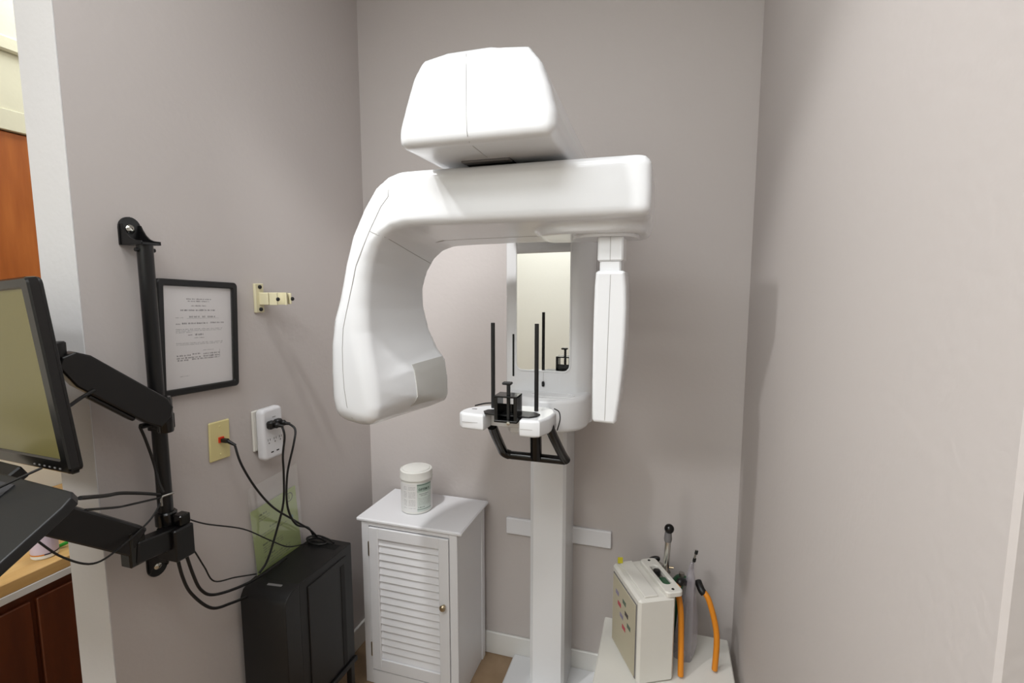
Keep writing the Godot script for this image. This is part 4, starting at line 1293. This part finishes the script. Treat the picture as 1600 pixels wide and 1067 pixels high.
	for p in prof:
		var ring := []
		for k in 14:
			var a := TAU * k / 14.0
			ring.append(Vector3(p.x * cos(a) * brng.randf_range(0.78, 1.15) + 0.05 * p.y, p.y, p.x * sin(a) * brng.randf_range(0.78, 1.15)))
		rings.append(ring)
	for i in rings.size() - 1:
		for k in 14:
			var k2 := (k + 1) % 14
			var away := Vector3(cos(TAU * (k + 0.5) / 14.0), 0.15, sin(TAU * (k + 0.5) / 14.0))
			quad(bs, rings[i][k], rings[i][k2], rings[i + 1][k2], rings[i + 1][k], away)
	var bg := obj("plastic_bag", bs, M.bag)
	bg.position = Vector3(1.362, 0.33, 0.225)
	tag(bg, "crumpled translucent plastic bag gathered to a neck in the right corner", "bag")
	var pr := thing("probe", "thin steel probe with two dark bands standing out of the plastic bag", "probe", Vector3(1.378, 0.645, 0.222))
	obj("shaft", tube(mb(), [Vector3(0, 0, 0), Vector3(0.014, 0.075, 0)], 0.0032, 8), M.steel, pr)
	for y in [0.040, 0.068]:
		obj("dark_band", tube(mb(), [Vector3(0.014 * y / 0.075, y - 0.006, 0), Vector3(0.014 * y / 0.075 + 0.002, y + 0.006, 0)], 0.0052, 8), M.slot, pr)
	# two hoses with black couplings
	var hz := [[Vector3(1.374, 0.585, 0.195), Vector3(1.345, 0.618, 0.250), Vector3(1.335, 0.598, 0.266), Vector3(1.347, 0.53, 0.295), Vector3(1.352, 0.34, 0.33)], [Vector3(1.402, 0.598, 0.200), Vector3(1.412, 0.585, 0.225), Vector3(1.436, 0.560, 0.240), Vector3(1.462, 0.46, 0.26), Vector3(1.46, 0.34, 0.27)]]
	for k in 2:
		var h := thing("orange_hose", ["short orange hose in front of the plastic bag", "orange hose with a black coupling furthest into the right corner"][k], "hose", Vector3(0, 0.33, 0), "orange hoses in the right corner")
		var q := []
		for p in hz[k]:
			q.append(p - Vector3(0, 0.33, 0))
		obj("hose", tube(mb(), smooth_path(q.slice(1), 6), 0.0095, 10), M.orange, h)
		obj("coupling", tube(mb(), smooth_path([q[0], q[1], q[1].lerp(q[2], 0.35)], 4), 0.0120, 12), M.black, h)

func obj_tag_cyl() -> void:
	var g := thing("gas_cylinder", "small dark green gas cylinder behind the chrome lever and the bag", "cylinder", Vector3(1.352, 0.33, 0.13))
	obj("cylinder_body", lathe(mb(), [Vector2(0, 0), Vector2(0.036, 0), Vector2(0.038, 0.006), Vector2(0.038, 0.19), Vector2(0.034, 0.215), Vector2(0.022, 0.232), Vector2(0.012, 0.238), Vector2(0, 0.238)], 20, Transform3D(Basis.IDENTITY, Vector3.ZERO)), M.green, g)
	obj("cylinder_neck", lathe(mb(), [Vector2(0, 0.236), Vector2(0.010, 0.236), Vector2(0.010, 0.250), Vector2(0, 0.250)], 12), M.steel, g)

# ------------------------------------------------------------------ counter and cupboards in the side room
func build_side_counter() -> void:
	var b := thing("base_cabinet", "brown wooden base cabinet under the maple counter at the left edge", "cabinet", Vector3(-0.87, 0, 0.75))
	obj("carcass", boxm(Vector3(0, 0.345, 0), Vector3(0.66, 0.69, 1.5), 0.002), M.brown, b)
	for z in [-0.5, 0.0, 0.5]:
		obj("door", boxm(Vector3(0.336, 0.36, z), Vector3(0.018, 0.60, 0.485), 0.003), M.brown, b)
	var c := thing("countertop", "light maple countertop with a white edge strip at the left edge", "countertop", Vector3(-0.8675, 0.69, 0.75))
	obj("top", boxm(Vector3(0, 0.042, 0), Vector3(0.695, 0.036, 1.54), 0.002), M.maple, c)
	obj("edge_strip", boxm(Vector3(0.343, 0.012, 0), Vector3(0.012, 0.024, 1.54), 0.002), M.trim, c)
	obj("subtop", boxm(Vector3(-0.006, 0.012, 0), Vector3(0.68, 0.024, 1.53), 0.0), M.brown, c)
	var u := thing("wall_cupboard", "orange-brown wooden wall cupboard under the cream soffit at the left edge", "cupboard", Vector3(-1.07, 1.37, 0.60))
	obj("carcass", boxm(Vector3(0, 0.38, 0), Vector3(0.28, 0.76, 1.3), 0.002), M.orange_wood, u)
	for z in [-0.325, 0.325]:
		obj("door", boxm(Vector3(0.150, 0.38, z), Vector3(0.020, 0.755, 0.645), 0.003), M.orange_wood, u)
	# pill jar
	var j := thing("jar", "white jar with an orange and navy band on the maple counter", "jar", Vector3(-0.592, 0.750, 0.925))
	obj("jar_body", lathe(mb(), [Vector2(0, 0.0), Vector2(0.030, 0.0), Vector2(0.034, 0.004), Vector2(0.034, 0.080), Vector2(0.030, 0.090), Vector2(0.026, 0.094), Vector2(0, 0.094)], 28), M.tub, j)
	obj("label", lathe(mb(), [Vector2(0.0345, 0.018), Vector2(0.0345, 0.078)], 28), mat(Color(0.84, 0.79, 0.86), 0.45), j)
	var bands := [mb(), mb()]
	for k in 2:
		for i in 14:
			var a := TAU * (i / 28.0 + 0.5 * k) + 0.55
			var a2 := a + TAU / 28.0
			quad(bands[k], Vector3(cos(a) * 0.0350, 0.014, sin(a) * 0.0350), Vector3(cos(a2) * 0.0350, 0.014, sin(a2) * 0.0350), Vector3(cos(a2) * 0.0350, 0.018, sin(a2) * 0.0350), Vector3(cos(a) * 0.0350, 0.018, sin(a) * 0.0350), Vector3(cos(a), 0, sin(a)), 1)
	obj("orange_band", bands[0], M.orange, j)
	obj("navy_band", bands[1], mat(Color(0.16, 0.12, 0.25), 0.5), j)
	obj("cap", lathe(mb(), [Vector2(0, 0.093), Vector2(0.031, 0.093), Vector2(0.031, 0.112), Vector2(0.029, 0.114), Vector2(0, 0.114)], 28), M.tub, j)
	var g := obj("green_strap", tube(mb(), smooth_path([Vector3(-0.60, 0.757, 0.885), Vector3(-0.585, 0.766, 0.86), Vector3(-0.585, 0.772, 0.83), Vector3(-0.60, 0.764, 0.79), Vector3(-0.64, 0.757, 0.76)], 5), 0.006, 8), M.lime)
	tag(g, "bright green strap lying on the maple counter beside the jar", "strap")
